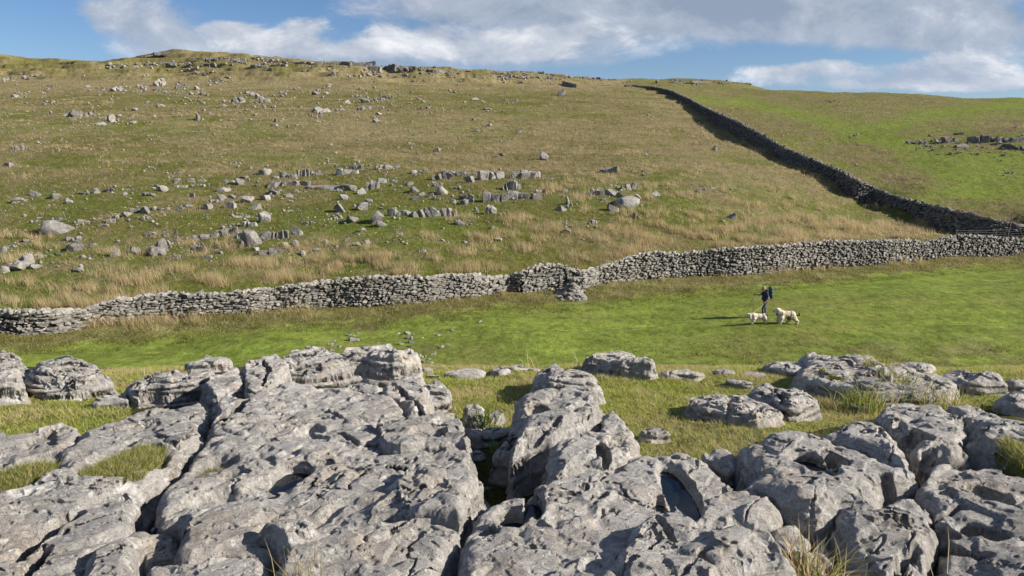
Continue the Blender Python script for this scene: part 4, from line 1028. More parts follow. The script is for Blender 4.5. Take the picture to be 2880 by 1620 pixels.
slab("rubbly ledge under the right end of the long overhanging boulder", [(2440,262),(2470,200),(2560,208),(2578,280),(2560,330),(2500,330),(2450,300)], h=.18, r=.05, strata=1.5, fine=1.3, group=GP)
slab("long flat topped boulder overhanging a dark gap, longest at the back edge", [(1700,250),(1720,200),(1780,130),(1860,105),(2000,112),(2080,105),(2180,82),(2260,73),(2400,85),(2425,115),(2500,120),(2542,162),(2530,192),(2465,216),(2430,247),(2300,240),(2180,225),(2100,240),(2076,275),(1960,298),(1830,306),(1720,295)], h=.42, r=.09, R=.20, name="boulder", cat="boulder", strata=1.5, fine=1.3, rel=.9, lift=120, group=GB)
# --- left pavement
slab("low slab at the left edge above the mossy strip", [(-300,620),(0,600),(50,578),(62,590),(180,560),(280,535),(390,510),(450,530),(482,572),(460,620),(400,650),(330,715),(250,740),(120,765),(0,795),(-300,800)], h=.22, r=.10, cracks=[([(290,560),(300,640)], .03,.05)], group=GP)
slab("smooth slab between the turf and the top of the long fissure", [(480,575),(560,532),(700,492),(800,452),(850,430),(940,405),(1045,420),(1110,402),(1250,370),(1275,402),(1268,470),(1240,540),(1228,600),(1180,648),(1120,685),(1000,645),(850,655),(700,688),(560,692),(480,686),(385,716),(335,716),(400,652),(462,620)], h=.25, r=.10, basins=[(760,495,60,9,.03)], cracks=[([(850,610),(930,600),(1000,625)], .02,.05)], group=GP)
slab("broad slab left of the long fissure holding an oval patch of turf", [(-400,960),(-60,940),(0,938),(120,920),(230,860),(350,785),(330,725),(390,722),(480,692),(560,698),(700,694),(850,662),(1000,652),(1120,690),(1180,655),(1150,700),(1100,742),(1050,790),(990,850),(880,900),(840,970),(790,1090),(768,1170),(730,1172),(690,1230),(560,1282),(520,1370),(460,1449),(400,1650),(-400,1650)], h=.27, r=.11,
     basins=[(740,770,290,95,.05),(100,965,50,10,.02)], cracks=[([(20,1320),(150,1230),(300,1140),(430,1075)], .045, .16),([(130,1449),(200,1340),(260,1260)], .03,.10),([(270,1085),(380,1065)], .012,.05)], group=GP)
slab("broad slab right of the long fissure, pitted with pools and a grassy hollow", [(1240,602),(1330,582),(1700,560),(1900,522),(2080,527),(2270,520),(2380,655),(2560,648),(2760,625),(2855,622),(2862,700),(2890,730),(2900,800),(2940,880),(2920,940),(2850,990),(2830,1052),(2720,1057),(2600,1052),(2500,1082),(2300,1112),(2100,1152),(2060,1172),(1980,1192),(1700,1292),(1600,1332),(1400,1335),(1300,1342),(1180,1382),(1120,1382),(1050,1330),(1100,1110),(960,1112),(922,1090),(932,1020),(980,900),(1012,850),(1150,722)], h=.27, r=.10,
     basins=[(1310,735,120,48,.06),(1760,810,150,62,.07,.02),(1420,800,100,16,.07),(1880,575,95,26,.06),(1300,950,160,60,.06),(1980,745,50,16,.05),(1640,930,50,24,.03)],
     cracks=[([(1500,1068),(1600,1045),(1700,1040)], .018,.07),([(1050,860),(1160,860)], .015,.06),([(2060,600),(2200,655),(2330,640)], .02,.05),([(2370,790),(2450,800)], .03,.08)], group=GP)
slab("smooth swelling slab below the long overhanging boulder", [(1240,575),(1252,520),(1290,440),(1300,380),(1335,335),(1430,325),(1475,370),(1560,320),(1700,290),(1850,282),(2000,300),(2250,318),(2400,370),(2472,420),(2490,470),(2400,497),(2260,507),(2080,527),(1900,522),(1700,562),(1500,592),(1330,582)], h=.31, r=.11, R=.17, cracks=[([(1475,395),(1420,470),(1330,520)], .035,.10),([(1700,480),(1760,470)],.02,.05)], group=GP)
slab("round pale topped rock behind the swelling slab", [(2060,342),(2090,290),(2150,268),(2230,275),(2290,320),(2332,350),(2310,392),(2200,360),(2080,355)], h=.40, r=.12, R=.25, fine=1.3, name="boulder", cat="boulder", group=GB)
slab("cracked grey rocks at the right end of the left ledges", [(2330,275),(2400,240),(2570,280),(2620,300),(2600,360),(2570,450),(2480,470),(2472,415),(2400,362),(2320,345)], h=.30, r=.08, strata=1.5, fine=1.3, cracks=[([(2380,260),(2480,360),(2560,440)], .02,.07)], group=GP)
slab("white topped rock beside the turf at the head of the mossy gully", [(2560,300),(2600,282),(2700,290),(2741,360),(2736,430),(2690,458),(2620,462),(2580,420),(2590,360)], h=.34, r=.08, R=.2, fine=1.4, strata=1.3, name="boulder", cat="boulder", group=GB)
slab("raised lobed slab with a dark hollow at its right, left of the gully", [(2270,522),(2380,492),(2560,462),(2740,440),(2822,450),(2852,520),(2857,600),(2840,642),(2760,622),(2560,642),(2480,655),(2380,652),(2300,622),(2262,570)], h=.36, r=.09, R=.15, basins=[(2640,548,75,34,.06)], fine=1.2, group=GP)
slab("undercut block casting a dark shadow left of the gully", [(2380,882),(2372,832),(2450,772),(2600,752),(2740,772),(2772,832),(2812,970),(2832,1058),(2700,1052),(2600,1042),(2530,1062),(2472,982),(2392,962)], h=.42, r=.07, R=.14, strata=1.5, fine=1.3, cracks=[([(2480,890),(2560,870)], .015,.05)], group=GP)
slab("rounded block beside a dark pocket near the bottom left centre", [(1572,1172),(1600,1132),(1750,1092),(1950,1092),(1986,1140),(1992,1200),(1870,1282),(1720,1282),(1662,1202)], h=.38, r=.09, R=.18, fine=1.2, group=GP)
slab("flat slab at the bottom edge left of the mossy gully", [(1992,1212),(2060,1180),(2300,1120),(2500,1090),(2680,1062),(2742,1102),(2792,1132),(2782,1200),(2700,1290),(2642,1370),(2630,1700),(1700,1700),(1672,1392),(1762,1310),(1870,1292)], h=.30, r=.10, cracks=[([(2300,1250),(2450,1180),(2560,1160)],.03,.03)], group=GP)
slab("narrow broken block at the foot of the long fissure", [(690,1242),(800,1182),(932,1152),(922,1230),(852,1252),(832,1300),(802,1430),(770,1700),(380,1700),(460,1460),(532,1342),(602,1272)], h=.25, r=.08, strata=1.3, group=GP)
slab("low slab along the bottom edge between two pockets", [(852,1425),(1000,1374),(1200,1374),(1400,1340),(1600,1340),(1660,1382),(1672,1449),(1680,1700),(800,1700)], h=.26, r=.09, group=GP)
slab("sunken shelf holding a deep blue pool low on the left", [(905,1160),(1060,1120),(1085,1180),(1050,1320),(1110,1385),(1000,1370),(860,1410),(845,1330),(870,1260),(925,1235)], h=.10, r=.05, basins=[(990,1185,60,45,.03,.015)], group=GP)
# --- gully rocks
for i, (lb, pl, hh) in enumerate([("ragged rock at the left head of the mossy gully", [(2820,430),(2900,420),(2940,460),(2950,540),(2900,570),(2850,560),(2840,500)], .30),
    ("small smooth rock sitting in grass at the gully head", [(2972,480),(3000,455),(3045,460),(3055,500),(3010,525),(2975,515)], .18),
    ("rounded rock half across the gully", [(2935,570),(2990,550),(3090,545),(3110,610),(3050,640),(2985,660),(2945,640)], .24),
    ("small dark rock on the left side of the gully", [(2860,585),(2920,575),(2935,620),(2905,660),(2865,640)], .2),
    ("lowest small rock in the gully moss", [(2856,700),(2910,690),(2925,730),(2880,745)], .14)]):
    slab(lb, pl, h=hh, r=.06, R=hh*.7, fine=1.5, rel=.5, name="boulder", cat="boulder", strata=1.2, group="rocks fallen into the mossy gully")
slab("pitted side shelf right of the undercut block in the gully", [(2745,790),(2850,730),(2900,790),(2942,885),(2930,935),(2865,985),(2838,1040),(2815,970),(2775,840)], h=.16, r=.06, basins=[(2890,900,28,26,.05)], fine=1.3, group=GP)
# --- central rocks
slab("tall hump with orange lichen on its crown, highest rock in the centre", [(3250,330),(3255,240),(3300,178),(3366,170),(3446,185),(3480,235),(3548,238),(3600,300),(3640,370),(3620,430),(3450,420),(3300,420)], h=.56, r=.26, R=.45, fine=1.4, name="boulder", cat="boulder", rel=.6, lift=130, group=GB)
slab("shouldered rock below the lichen crowned hump", [(3106,600),(3106,560),(3106,470),(3126,352),(3216,312),(3300,300),(3450,300),(3600,300),(3676,360),(3684,436),(3640,450),(3576,472),(3496,520),(3376,560),(3276,557),(3176,577),(3116,612)], h=.56, r=.16, R=.30, fine=1.3, basins=[(3270,440,70,22,.05)], cracks=[([(3200,560),(3320,540),(3400,500)],.02,.06)], lift=120, group=GP)
slab("wide rock with a round puddle and a dark oval hole, centre", [(3300,640),(3340,590),(3370,560),(3496,520),(3576,472),(3636,450),(3726,440),(3816,480),(3886,530),(3918,590),(3896,642),(3856,692),(3816,722),(3726,772),(3576,765),(3496,803),(3416,832),(3316,828),(3320,740)], h=.40, r=.16, R=.28, fine=1.2, basins=[(3576,528,78,40,.06,.015),(3666,682,42,60,.10),(3330,600,40,12,.06)], lift=120, group=GP)
slab("pointed block leaning over the mossy gully", [(3086,622),(3106,612),(3156,602),(3200,575),(3256,577),(3326,652),(3358,742),(3316,822),(3276,872),(3186,922),(3076,902),(3011,882),(3011,822),(3036,742),(3066,652)], h=.44, r=.10, R=.24, fine=1.3, name="boulder", cat="boulder", strata=1.2, lift=200, group=GB)
slab("huge smooth slab across the bottom centre with a dark triangular pool", [(2838,1092),(2900,1010),(3050,940),(3200,925),(3276,862),(3376,832),(3500,802),(3576,757),(3720,777),(3860,702),(3960,687),(4152,692),(4250,702),(4350,752),(4450,842),(4500,882),(4630,892),(4710,922),(4770,992),(4790,1072),(4700,1102),(4560,1112),(4450,1170),(4300,1180),(4330,1700),(2735,1700),(2755,1330),(2805,1200)], h=.33, r=.14, R=.24,
     basins=[(3250,1010,70,95,.14,.03),(3130,1085,130,60,.11,.03),(4130,900,105,150,.10,.035),(4040,1000,60,60,.09,.035)], cracks=[([(3400,970),(3500,960),(3560,975)],.018,.05),([(2840,1180),(3000,1155)],.03,.05),([(4480,900),(4495,830)],.03,.06)], lift=140, group=GP)
slab("ledge with a ragged overhanging lip along the bottom right of centre", [(4040,1062),(4152,1062),(4290,1132),(4300,1172),(4460,1162),(4640,1162),(4722,1222),(4812,1292),(4882,1377),(4800,1402),(4600,1402),(4420,1440),(4380,1700),(3700,1700),(3700,1400),(3780,1200),(3850,1102)], h=.42, r=.10, R=.16, strata=1.8, fine=1.2, lift=40, cracks=[([(4000,1120),(4060,1190),(4090,1240)],.012,.05)], group=GP)
slab("dark low slab tucked between the two big pools", [(4275,702),(4330,667),(4420,665),(4482,692),(4492,762),(4450,802),(4350,757)], h=.26, r=.07, fine=1.2, group=GP)
slab("sloping slab running down to the yellow sedge tuft", [(4640,1172),(4720,1108),(4800,1085),(4852,1152),(4952,1202),(4902,1252),(4822,1282),(4722,1222)], h=.24, r=.08, group=GP)
slab("small wedge slab below the yellow sedge tuft", [(4800,1285),(4852,1255),(4980,1205),(5062,1290),(5092,1360),(5000,1382),(4902,1372),(4832,1332)], h=.16, r=.06, fine=1.2, group=GP)
slab("little block at the bottom edge under the wedge slab", [(4850,1398),(4950,1385),(5020,1400),(5050,1449),(5000,1560),(4850,1560)], h=.12, r=.05, group=GP)
# --- right pavement
slab("domed slab behind the great curled boulder", [(4960,552),(5050,492),(5150,462),(5290,460),(5400,500),(5470,560),(5532,620),(5548,672),(5512,692),(5602,772),(5530,782),(5430,742),(5300,662),(5100,610),(5010,580)], h=.48, r=.22, R=.36, fine=1.2, rel=.7, lift=140, group=GP)
slab("great curled boulder with a crescent hollow holding mud, right of centre", [(4470,632),(4560,592),(4680,532),(4780,515),(4900,545),(5010,570),(5040,590),(5200,612),(5300,652),(5430,732),(5530,762),(5602,782),(5642,802),(5540,832),(5402,832),(5392,902),(5342,962),(5362,1002),(5250,1012),(5150,992),(5090,1002),(5060,1042),(4950,1032),(4770,982),(4700,922),(4600,892),(4500,872),(4492,842),(4542,802),(4492,682)], h=.42, r=.20, R=.32, fine=1.2, rel=.8,
     basins=[(4960,765,140,65,.09,.012),(5080,720,70,40,.10)], cracks=[([(5380,800),(5440,860),(5560,880)],.03,.08),([(5000,1040),(5120,1000),(5180,1030)],.02,.07)], lift=120, group=GP)
slab("lobed slab arching over a black cave, upper right", [(5290,462),(5340,412),(5430,392),(5600,380),(5750,402),(5802,432),(5880,462),(5922,520),(5892,572),(5872,622),(5902,682),(5880,712),(5780,722),(5640,702),(5552,692),(5542,622),(5482,572),(5400,502)], h=.38, r=.14, R=.24, fine=1.2, basins=[(5580,600,70,38,.16),(5650,690,40,14,.06)], cracks=[([(5330,500),(5460,520),(5560,500)],.02,.05)], group=GP)
slab("slab with a black cave mouth against the right picture edge", [(5700,392),(5800,362),(5880,350),(5960,370),(6030,422),(6100,442),(6228,470),(6500,480),(6500,790),(6228,760),(6200,742),(6080,742),(6060,702),(5902,692),(5872,622),(5922,520),(5852,450)], h=.40, r=.13, R=.24, fine=1.2, basins=[(5965,665,95,55,.22),(6190,640,60,30,.10)], group=GP)
slab("dark rounded boulder at the right edge, middle one of three", [(6060,392),(6090,342),(6228,330),(6500,330),(6500,480),(6228,462),(6150,452),(6070,422)], h=.44, r=.15, R=.3, fine=1.3, name="boulder", cat="boulder", group=GB)
slab("dark boulder topmost at the right picture edge", [(6080,292),(6180,280),(6228,252),(6300,240),(6500,235),(6500,335),(6228,335),(6150,330)], h=.36, r=.12, R=.24, fine=1.3, name="boulder", cat="boulder", group=GB)
slab("smooth grey twin humped boulder left of the right edge boulders", [(5670,232),(5720,202),(5800,190),(5880,210),(5980,205),(6040,242),(6062,280),(6102,310),(6132,330),(6080,350),(5990,355),(5880,352),(5800,312),(5720,272)], h=.38, r=.14, R=.26, fine=1.4, name="boulder", cat="boulder", group=GB)
slab("huge slab filling the bottom right corner with a dark planted pocket", [(5560,882),(5602,790),(5680,757),(5900,762),(6080,747),(6150,790),(6300,842),(6600,842),(6600,1700),(5690,1700),(5642,1449),(5692,1330),(5702,1200),(5702,1060),(5652,985),(5560,932)], h=.33, r=.12, R=.2,
     basins=[(6020,940,110,55,.05),(5980,1135,130,55,.10),(5770,1130,60,40,.08)], cracks=[([(5600,1020),(5720,1030),(5880,1010)],.02,.07),([(5700,1150),(5800,1230),(5960,1270)],.03,.09)], group=GP)
slab("rugged slab between the sedge tuft and the corner slab", [(5092,1012),(5150,996),(5250,1016),(5360,1006),(5400,966),(5480,962),(5560,952),(5652,1002),(5702,1062),(5702,1200),(5692,1330),(5642,1449),(5680,1700),(5500,1700),(5300,1455),(5200,1332),(5152,1262),(5112,1132),(5072,1062)], h=.31, r=.11, R=.18, strata=1.4, rel=1.2, basins=[(5540,1320,60,40,.05)], cracks=[([(5260,1100),(5330,1130),(5420,1120)],.02,.05),([(5480,1449),(5490,1340),(5600,1290)],.025,.07)], group=GP)
# --- ridge at the upper right
for lb, pl, hh, rr in [
    ("low grey shelf from which the upper right ridge rocks rise", [(4820,215),(5000,165),(5400,160),(5700,245),(5820,330),(5740,405),(5500,405),(5250,395),(5080,350),(4900,280)], .16, .10),
    ("low rounded ledge leftmost in the upper right ridge", [(4645,207),(4680,165),(4760,130),(4850,128),(4950,160),(4972,190),(4920,232),(4800,237),(4700,212)], .34, .12),
    ("flat capped block at the right end of the upper ridge", [(5270,132),(5330,112),(5400,118),(5480,160),(5512,200),(5470,222),(5390,212),(5330,180)], .38, .10),
    ("white edged block furthest right on the top of the ridge", [(5410,130),(5530,123),(5620,150),(5662,180),(5672,212),(5600,224),(5520,206)], .36, .10),
    ("long sloping rock with a mossy step in the upper right ridge", [(4865,125),(4960,100),(5080,115),(5180,160),(5230,202),(5300,252),(5337,290),(5322,340),(5240,357),(5180,332),(5150,282),(5110,252),(5000,232),(4960,192)], .36, .10),
    ("thin rib of rock behind the mossy step", [(5100,115),(5210,103),(5290,118),(5370,172),(5382,222),(5430,282),(5462,352),(5440,382),(5380,372),(5332,292),(5250,202),(5190,162)], .34, .10),
    ("smooth sloping rock right of the grassy slots", [(5430,227),(5520,206),(5640,240),(5740,292),(5792,350),(5760,372),(5700,382),(5600,377),(5530,332),(5450,262)], .32, .12),
    ("small rock poking out of turf below the mossy step", [(5020,292),(5080,270),(5140,290),(5167,332),(5140,352),(5060,342)], .18, .06),
    ("sliver of rock in turf right below the ridge", [(5150,382),(5200,400),(5280,430),(5262,452),(5190,442)], .10, .05)]:
    slab(lb, pl, h=hh, r=rr, R=hh*.6, fine=1.35, strata=1.2, rel=.8, group="rocks of the upper right ridge")
slab("low flat slab ringed by turf, right of centre", [(4175,382),(4220,365),(4320,350),(4450,370),(4570,375),(4620,422),(4680,442),(4752,492),(4730,522),(4650,562),(4580,572),(4540,532),(4450,512),(4350,462),(4280,462),(4182,422)], h=.20, r=.08, fine=1.2, strata=1.4, cracks=[([(4440,380),(4430,450),(4560,520)],.02,.05)], group="outcrops in the turf right of centre")
slab("fractured rock with a loose cap, above the flat turf ringed slab", [(4565,332),(4600,290),(4680,285),(4740,310),(4830,302),(4920,360),(4962,402),(4972,470),(4902,492),(4830,522),(4762,502),(4692,452),(4622,422),(4572,372)], h=.32, r=.09, R=.2, fine=1.3, strata=1.5, cracks=[([(4580,340),(4700,360),(4800,350)],.02,.06),([(4720,320),(4760,400)],.015,.05)], group="outcrops in the turf right of centre")
for lb, pl, hh in [
    ("domed rock on the skyline of the turf edge, right of the grass stalks", [(3555,172),(3610,125),(3680,100),(3760,90),(3830,100),(3880,150),(3960,200),(3987,245),(3950,262),(3860,242),(3760,237),(3680,192),(3600,182)], .40),
    ("flat strip of rock left of the ridge in the turf edge", [(4030,217),(4100,200),(4180,190),(4240,212),(4300,240),(4250,262),(4152,247),(4040,242)], .14),
    ("small hump next to the flat strip in the turf edge", [(4310,217),(4360,195),(4430,195),(4472,222),(4450,242),(4350,242)], .18),
    ("thin rock right against the ridge foot", [(4480,217),(4560,208),(4640,215),(4662,237),(4560,247)], .14),
    ("dark splinter of rock below the small hump", [(4395,262),(4450,245),(4540,280),(4562,302),(4500,302)], .10),
    ("small low rock leftmost of the row at the turf edge", [(2700,242),(2740,215),(2800,195),(2900,190),(2958,208),(2930,230),(2780,247)], .20),
    ("rounded rock second in the row at the turf edge", [(2965,222),(3036,175),(3070,180),(3110,215),(3060,240),(3000,235)], .22),
    ("smooth long rock in the middle of the row at the turf edge", [(3060,195),(3110,172),(3180,170),(3216,190),(3200,210),(3130,215)], .24),
    ("half hidden rock behind the lichen crowned hump", [(3216,195),(3266,180),(3290,200),(3240,217)], .18),
    ("thin rock right of the lichen crowned hump", [(3476,195),(3520,185),(3586,200),(3560,215),(3490,213)], .12),
    ("mossy knob at the right end of the long overhanging boulder", [(2562,195),(2600,178),(2635,190),(2628,215),(2580,215)], .18),
    ("tiny flat rock below the mossy knob", [(2590,240),(2640,222),(2690,240),(2640,250)], .08),
    ("pointed stone in moss right of the rock with the oval hole", [(3915,600),(3932,560),(3990,545),(4050,580),(4072,617),(3990,627)], .24),
    ("tiny rock at the left edge above the low slab", [(-100,590),(0,575),(50,586),(42,640),(0,655),(-100,660)], .2)]:
    slab(lb, pl, h=hh, r=.08, R=hh*.65, fine=1.4, rel=.6, strata=1.3, name="boulder", cat="boulder", group="small rocks in the turf behind the pavement")
# ------------------------------------------------------------------ grass
def blade_mesh(base, h, w, lean, col, rng, bend=.5, three=True):
    """base (n,3); h,w (n,); lean (n,2) horizontal reach; col (n,3)"""
    n_ = len(base); ang = rng.uniform(0, np.pi, n_); sx = np.cos(ang)*w/2; sy = np.sin(ang)*w/2
    B1 = base+np.stack([sx, sy, np.zeros(n_)], 1); B2 = base-np.stack([sx, sy, np.zeros(n_)], 1)
    tip = base+np.stack([lean[:, 0], lean[:, 1], h], 1)
    if three:
        m = base+np.stack([lean[:, 0]*.32, lean[:, 1]*.32, h*(.5+bend*.2)], 1)
        M1 = m+np.stack([sx*.75, sy*.75, np.zeros(n_)], 1); M2 = m-np.stack([sx*.75, sy*.75, np.zeros(n_)], 1)
        V = np.stack([B1, B2, M1, M2, tip], 1).reshape(-1, 3); i = np.arange(n_)[:, None]*5
        F = np.concatenate([i+np.array([[0, 1, 3]]), i+np.array([[0, 3, 2]]), i+np.array([[2, 3, 4]])])
        return V, F, np.repeat(col, 5, 0)
    V = np.stack([B1, B2, tip], 1).reshape(-1, 3); i = np.arange(n_)[:, None]*3
    return V, i+np.array([[0, 1, 2]]), np.repeat(col, 3, 0)
G_YEL = np.array((.30,.30,.075)); G_GRN = np.array((.13,.19,.035)); G_TAN = np.array((.46,.37,.22)); G_STRAW = np.array((.52,.44,.27)); G_DARK = np.array((.075,.095,.028)); G_RUST = np.array((.26,.13,.05))
def cmix(n_, cols, wts, rng, sd=.15):
    k = rng.choice(len(cols), n_, p=np.array(wts)/sum(wts)); c = np.array(cols)[k]; return np.clip(c*(1+sd*rng.normal(size=(n_, 1))), .01, .8)

def near_turf():
    rng = np.random.RandomState(31)
    N = 420000; a = rng.uniform(-.86, .86, N); Y = np.sqrt(rng.uniform(3.6**2, 10.7**2, N)); X = a*Y
    Z = ground_h(X, Y); qx, qy = proj(X, Y, Z); jx, jy = qx*2.1625, (qy-950)*2.1625
    keep = np.zeros(N, bool)
    for poly in TURF_J: keep |= pip(jx, jy+10*fbm2(X*2, Y*2, 2, 7), poly)
    X, Y, Z = X[keep], Y[keep], Z[keep]
    sh = slab_height(X, Y); ok = sh < Z+.02; X, Y, Z = X[ok], Y[ok], Z[ok]; n_ = len(X)
    cl = fbm2(X*2.2, Y*2.2, 3, 51); c2 = fbm2(X*.8, Y*.8, 2, 55)
    h = (.018+.024*rng.rand(n_))*(1+.9*np.clip(cl, -.5, 1)); w = .0050*(Y/6)
    dry = np.clip(.36+1.5*cl+1.5*c2+.25*(Y > 7.2), 0, 1); pick = rng.rand(n_)
    col = np.where((pick < dry)[:, None], cmix(n_, [G_TAN, G_STRAW, G_YEL*1.2], [.4, .25, .35], rng), cmix(n_, [G_GRN*1.5, G_YEL*1.45, G_DARK], [.42, .54, .04], rng))
    ln = rng.normal(size=(n_, 2))*.6*h[:, None]+np.array([[-.25, 0]])*h[:, None]
    V, F, C_ = blade_mesh(np.stack([X, Y, Z-.005], 1), h, w, ln, col, rng, three=False)
    tag(mesh_obj("turf_grass", V, F, M_BLADE, smooth=False, attrs={'bcol': C_}), "short yellow green turf between the pavement rocks", kind='stuff')
near_turf()

M_MOSS = mat_plain("cushion_moss", (.085, .085, .012), 1.0, 40, .6, .02)
M_TURFPAD = mat_plain("turf_pad", (.075, .080, .022), 1.0, 30, .5, .02)
def turf_patch(label, poly, dz=.215, mound=.03, blades=1400, kindc='grass', hh=.035, sink=.0, seed=1):
    rng = np.random.RandomState(seed+100); P = chaikin(poly, 2); qx, qy = J2Q(P[:, 0], P[:, 1]); W = cast_near(qx, qy, dz)
    ctr = W.mean(0); Wb = ctr+(W-ctr)*1.05; zs = slab_height(Wb[:, 0], Wb[:, 1]); g = zs > -50
    if g.sum() > 5:
        A = np.stack([Wb[g, 0], Wb[g, 1], np.ones(g.sum())], 1); co = np.linalg.lstsq(A, np.minimum(zs[g], np.median(zs[g])+.05), rcond=None)[0]
        if abs(co[0]) > .25 or abs(co[1]) > .35: co = np.array([0, 0, np.median(zs[g])])
    else: co = np.array([0, 0, float(np.mean(base_h(W[:, 0], W[:, 1])))+dz])
    lo, hi = W.min(0)-.03, W.max(0)+.03; st = max(.008, (hi-lo).max()/90)
    X, Y = np.meshgrid(np.arange(lo[0], hi[0], st), np.arange(lo[1], hi[1], st), indexing='ij')
    sd = sdist(X+.02*fbm2(X*9, Y*9, 2, seed), Y, W); f = np.clip(sd/.10, 0, 1)
    zf = lambda X, Y, f: co[0]*X+co[1]*Y+co[2]-sink+mound*(1-(1-f)**2)+.012*fbm2(X*14, Y*14, 2, seed+3)
    Z = zf(X, Y, f)-np.where(sd < 0, -sd*2.0, 0)-.012
    keep = sd > -.03; n0, n1 = X.shape; idx = np.arange(n0*n1).reshape(n0, n1); kq = keep[:-1, :-1] & keep[1:, :-1] & keep[1:, 1:] & keep[:-1, 1:]
    F = np.stack([idx[:-1, :-1][kq], idx[1:, :-1][kq], idx[1:, 1:][kq], idx[:-1, 1:][kq]], 1); used = np.unique(F); rm = np.full(n0*n1, -1); rm[used] = np.arange(len(used))
    V = np.stack([X, Y, Z], -1).reshape(-1, 3)[used]; F = rm[F]; loc = tuple(V.mean(0))
    o = mesh_obj("moss_cushion" if kindc == 'moss' else "turf_patch", V, F, M_MOSS if kindc == 'moss' else M_TURFPAD, loc=loc)
    tag(o, label, "moss" if kindc == 'moss' else "turf patch")
    n_ = int(blades); bx = rng.uniform(lo[0], hi[0], n_*3); by = rng.uniform(lo[1], hi[1], n_*3); s2 = sdist(bx, by, W); g = s2 > 0; bx, by, s2 = bx[g][:n_], by[g][:n_], s2[g][:n_]
    n_ = len(bx)
    if n_ == 0: return
    bz = zf(bx, by, np.clip(s2/.10, 0, 1))-.012
    h = hh*rng.uniform(.5, 1.4, n_)
    if kindc == 'moss': col = cmix(n_, [np.array((.22,.20,.03)), np.array((.12,.14,.02)), np.array((.30,.22,.05))], [.5, .35, .15], rng)
    else: col = cmix(n_, [G_GRN, G_YEL, G_TAN, G_STRAW], [.36, .34, .20, .10], rng)
    V, F, C_ = blade_mesh(np.stack([bx, by, bz], 1)-np.array(loc), h, np.full(n_, .0035 if kindc != 'moss' else .005), rng.normal(size=(n_, 2))*.6*h[:, None], col, rng, three=False)
    b = mesh_obj("grass_blades", V, F, M_BLADE, o, smooth=False, attrs={'bcol': C_}); b['kind'] = 'stuff'
turf_patch("oval patch of yellow green turf growing in a hollow of the broad left slab", [(395,888),(470,840),(620,760),(760,700),(880,662),(1005,662),(1015,700),(950,765),(890,850),(780,888),(680,900),(560,888)], blades=9000, hh=.032, mound=.025, seed=1)
turf_patch("mossy turf strip running in from the left picture edge", [(-200,850),(-60,832),(0,832),(120,802),(250,790),(365,778),(335,812),(235,862),(120,918),(0,945),(-200,980)], blades=5000, kindc='grass', seed=2)
turf_patch("small golden moss cushion above the mossy strip", [(245,760),(262,738),(310,722),(360,730),(350,760),(300,775),(255,775)], blades=900, kindc='moss', hh=.012, mound=.03, seed=3)
turf_patch("shaded grass in a hollow just right of the long fissure", [(1190,748),(1240,695),(1330,682),(1405,735),(1360,772),(1250,778)], blades=1800, sink=.045, mound=0, hh=.03, seed=4)
turf_patch("dark green moss filling a slanting crack at the lower left", [(10,1325),(150,1228),(300,1138),(432,1068),(420,1102),(300,1185),(160,1275),(40,1335)], blades=2500, kindc='moss', sink=.045, hh=.015, seed=5)
turf_patch("tuft of turf at the right edge beside the black cave", [(6060,712),(6110,700),(6228,745),(6400,800),(6400,860),(6228,845),(6120,775)], blades=2500, hh=.045, seed=6)
turf_patch("olive moss lump between the curled boulder and the corner slab", [(5488,812),(5540,805),(5575,815),(5570,845),(5530,850),(5495,832)], blades=700, kindc='moss', hh=.012, seed=7, dz=.2)
turf_patch("moss in the dark pocket of the corner slab", [(5900,1100),(5990,1090),(6090,1120),(6080,1165),(5990,1185),(5920,1160)], blades=900, kindc='moss', sink=.08, hh=.012, seed=8)
turf_patch("dry grass in the pocket at the lower left corner", [(140,1330),(190,1275),(240,1280),(235,1325),(170,1360)], blades=700, hh=.04, seed=9, sink=.02)
turf_patch("bright moss on the gully floor beside the undercut block", [(2890,790),(2960,770),(3000,860),(2970,930),(2930,950),(2900,880)], dz=.05, blades=2500, kindc='moss', hh=.012, seed=10, sink=.10)
turf_patch("dark moss on the gully floor at the bottom edge", [(2640,1400),(2700,1290),(2780,1180),(2810,1190),(2760,1330),(2740,1449),(2730,1560),(2640,1560)], dz=.05, blades=2500, kindc='moss', hh=.014, seed=11, sink=.10)
turf_patch("brown moss in the step of the long sloping rock", [(4965,190),(5030,205),(5110,235),(5160,245),(5130,255),(5050,240),(4990,225)], blades=500, kindc='moss', hh=.02, seed=12, dz=.15)

def tuft(label, jx, jy, dz, n_, hh, spread, cols, wts, seed, leanx=0, leany=0, w=.0045, name="grass_tuft"):
    rng = np.random.RandomState(seed+300); qx, qy = J2Q(jx, jy); c = cast_near([qx], [qy], dz)[0]
    z0 = max(float(slab_height(np.array([c[0]]), np.array([c[1]]))[0]), float(base_h(c[0], c[1])))-.01
    z0 = min(z0, float(base_h(c[0], c[1]))+dz+.02)
    b = rng.normal(size=(n_, 2))*spread; h = hh*rng.uniform(.45, 1.15, n_)
    ln = (rng.normal(size=(n_, 2))*.45+np.array([[leanx, leany]])+b/spread*.25)*h[:, None]
    V, F, C_ = blade_mesh(np.stack([b[:, 0], b[:, 1], np.zeros(n_)], 1), h, np.full(n_, w), ln, cmix(n_, cols, wts, rng), rng)
    o = mesh_obj(name, V, F, M_BLADE, smooth=False, attrs={'bcol': C_}); o.location = (c[0], c[1], z0); tag(o, label, "grass tuft"); return o
tuft("big tuft of yellow and rust sedge between the slabs, lower right", 4880, 1165, .35, 210, .22, .05, [G_STRAW, G_YEL, G_GRN, G_RUST], [.46,.20,.14,.20], 1, leanx=-.25, w=.0048)
tuft("lower yellow sedge sprawling over the wedge slab", 5010, 1270, .3, 100, .15, .045, [G_STRAW, G_YEL, G_GRN, G_RUST], [.5,.22,.12,.16], 2, leanx=.15, w=.0045)
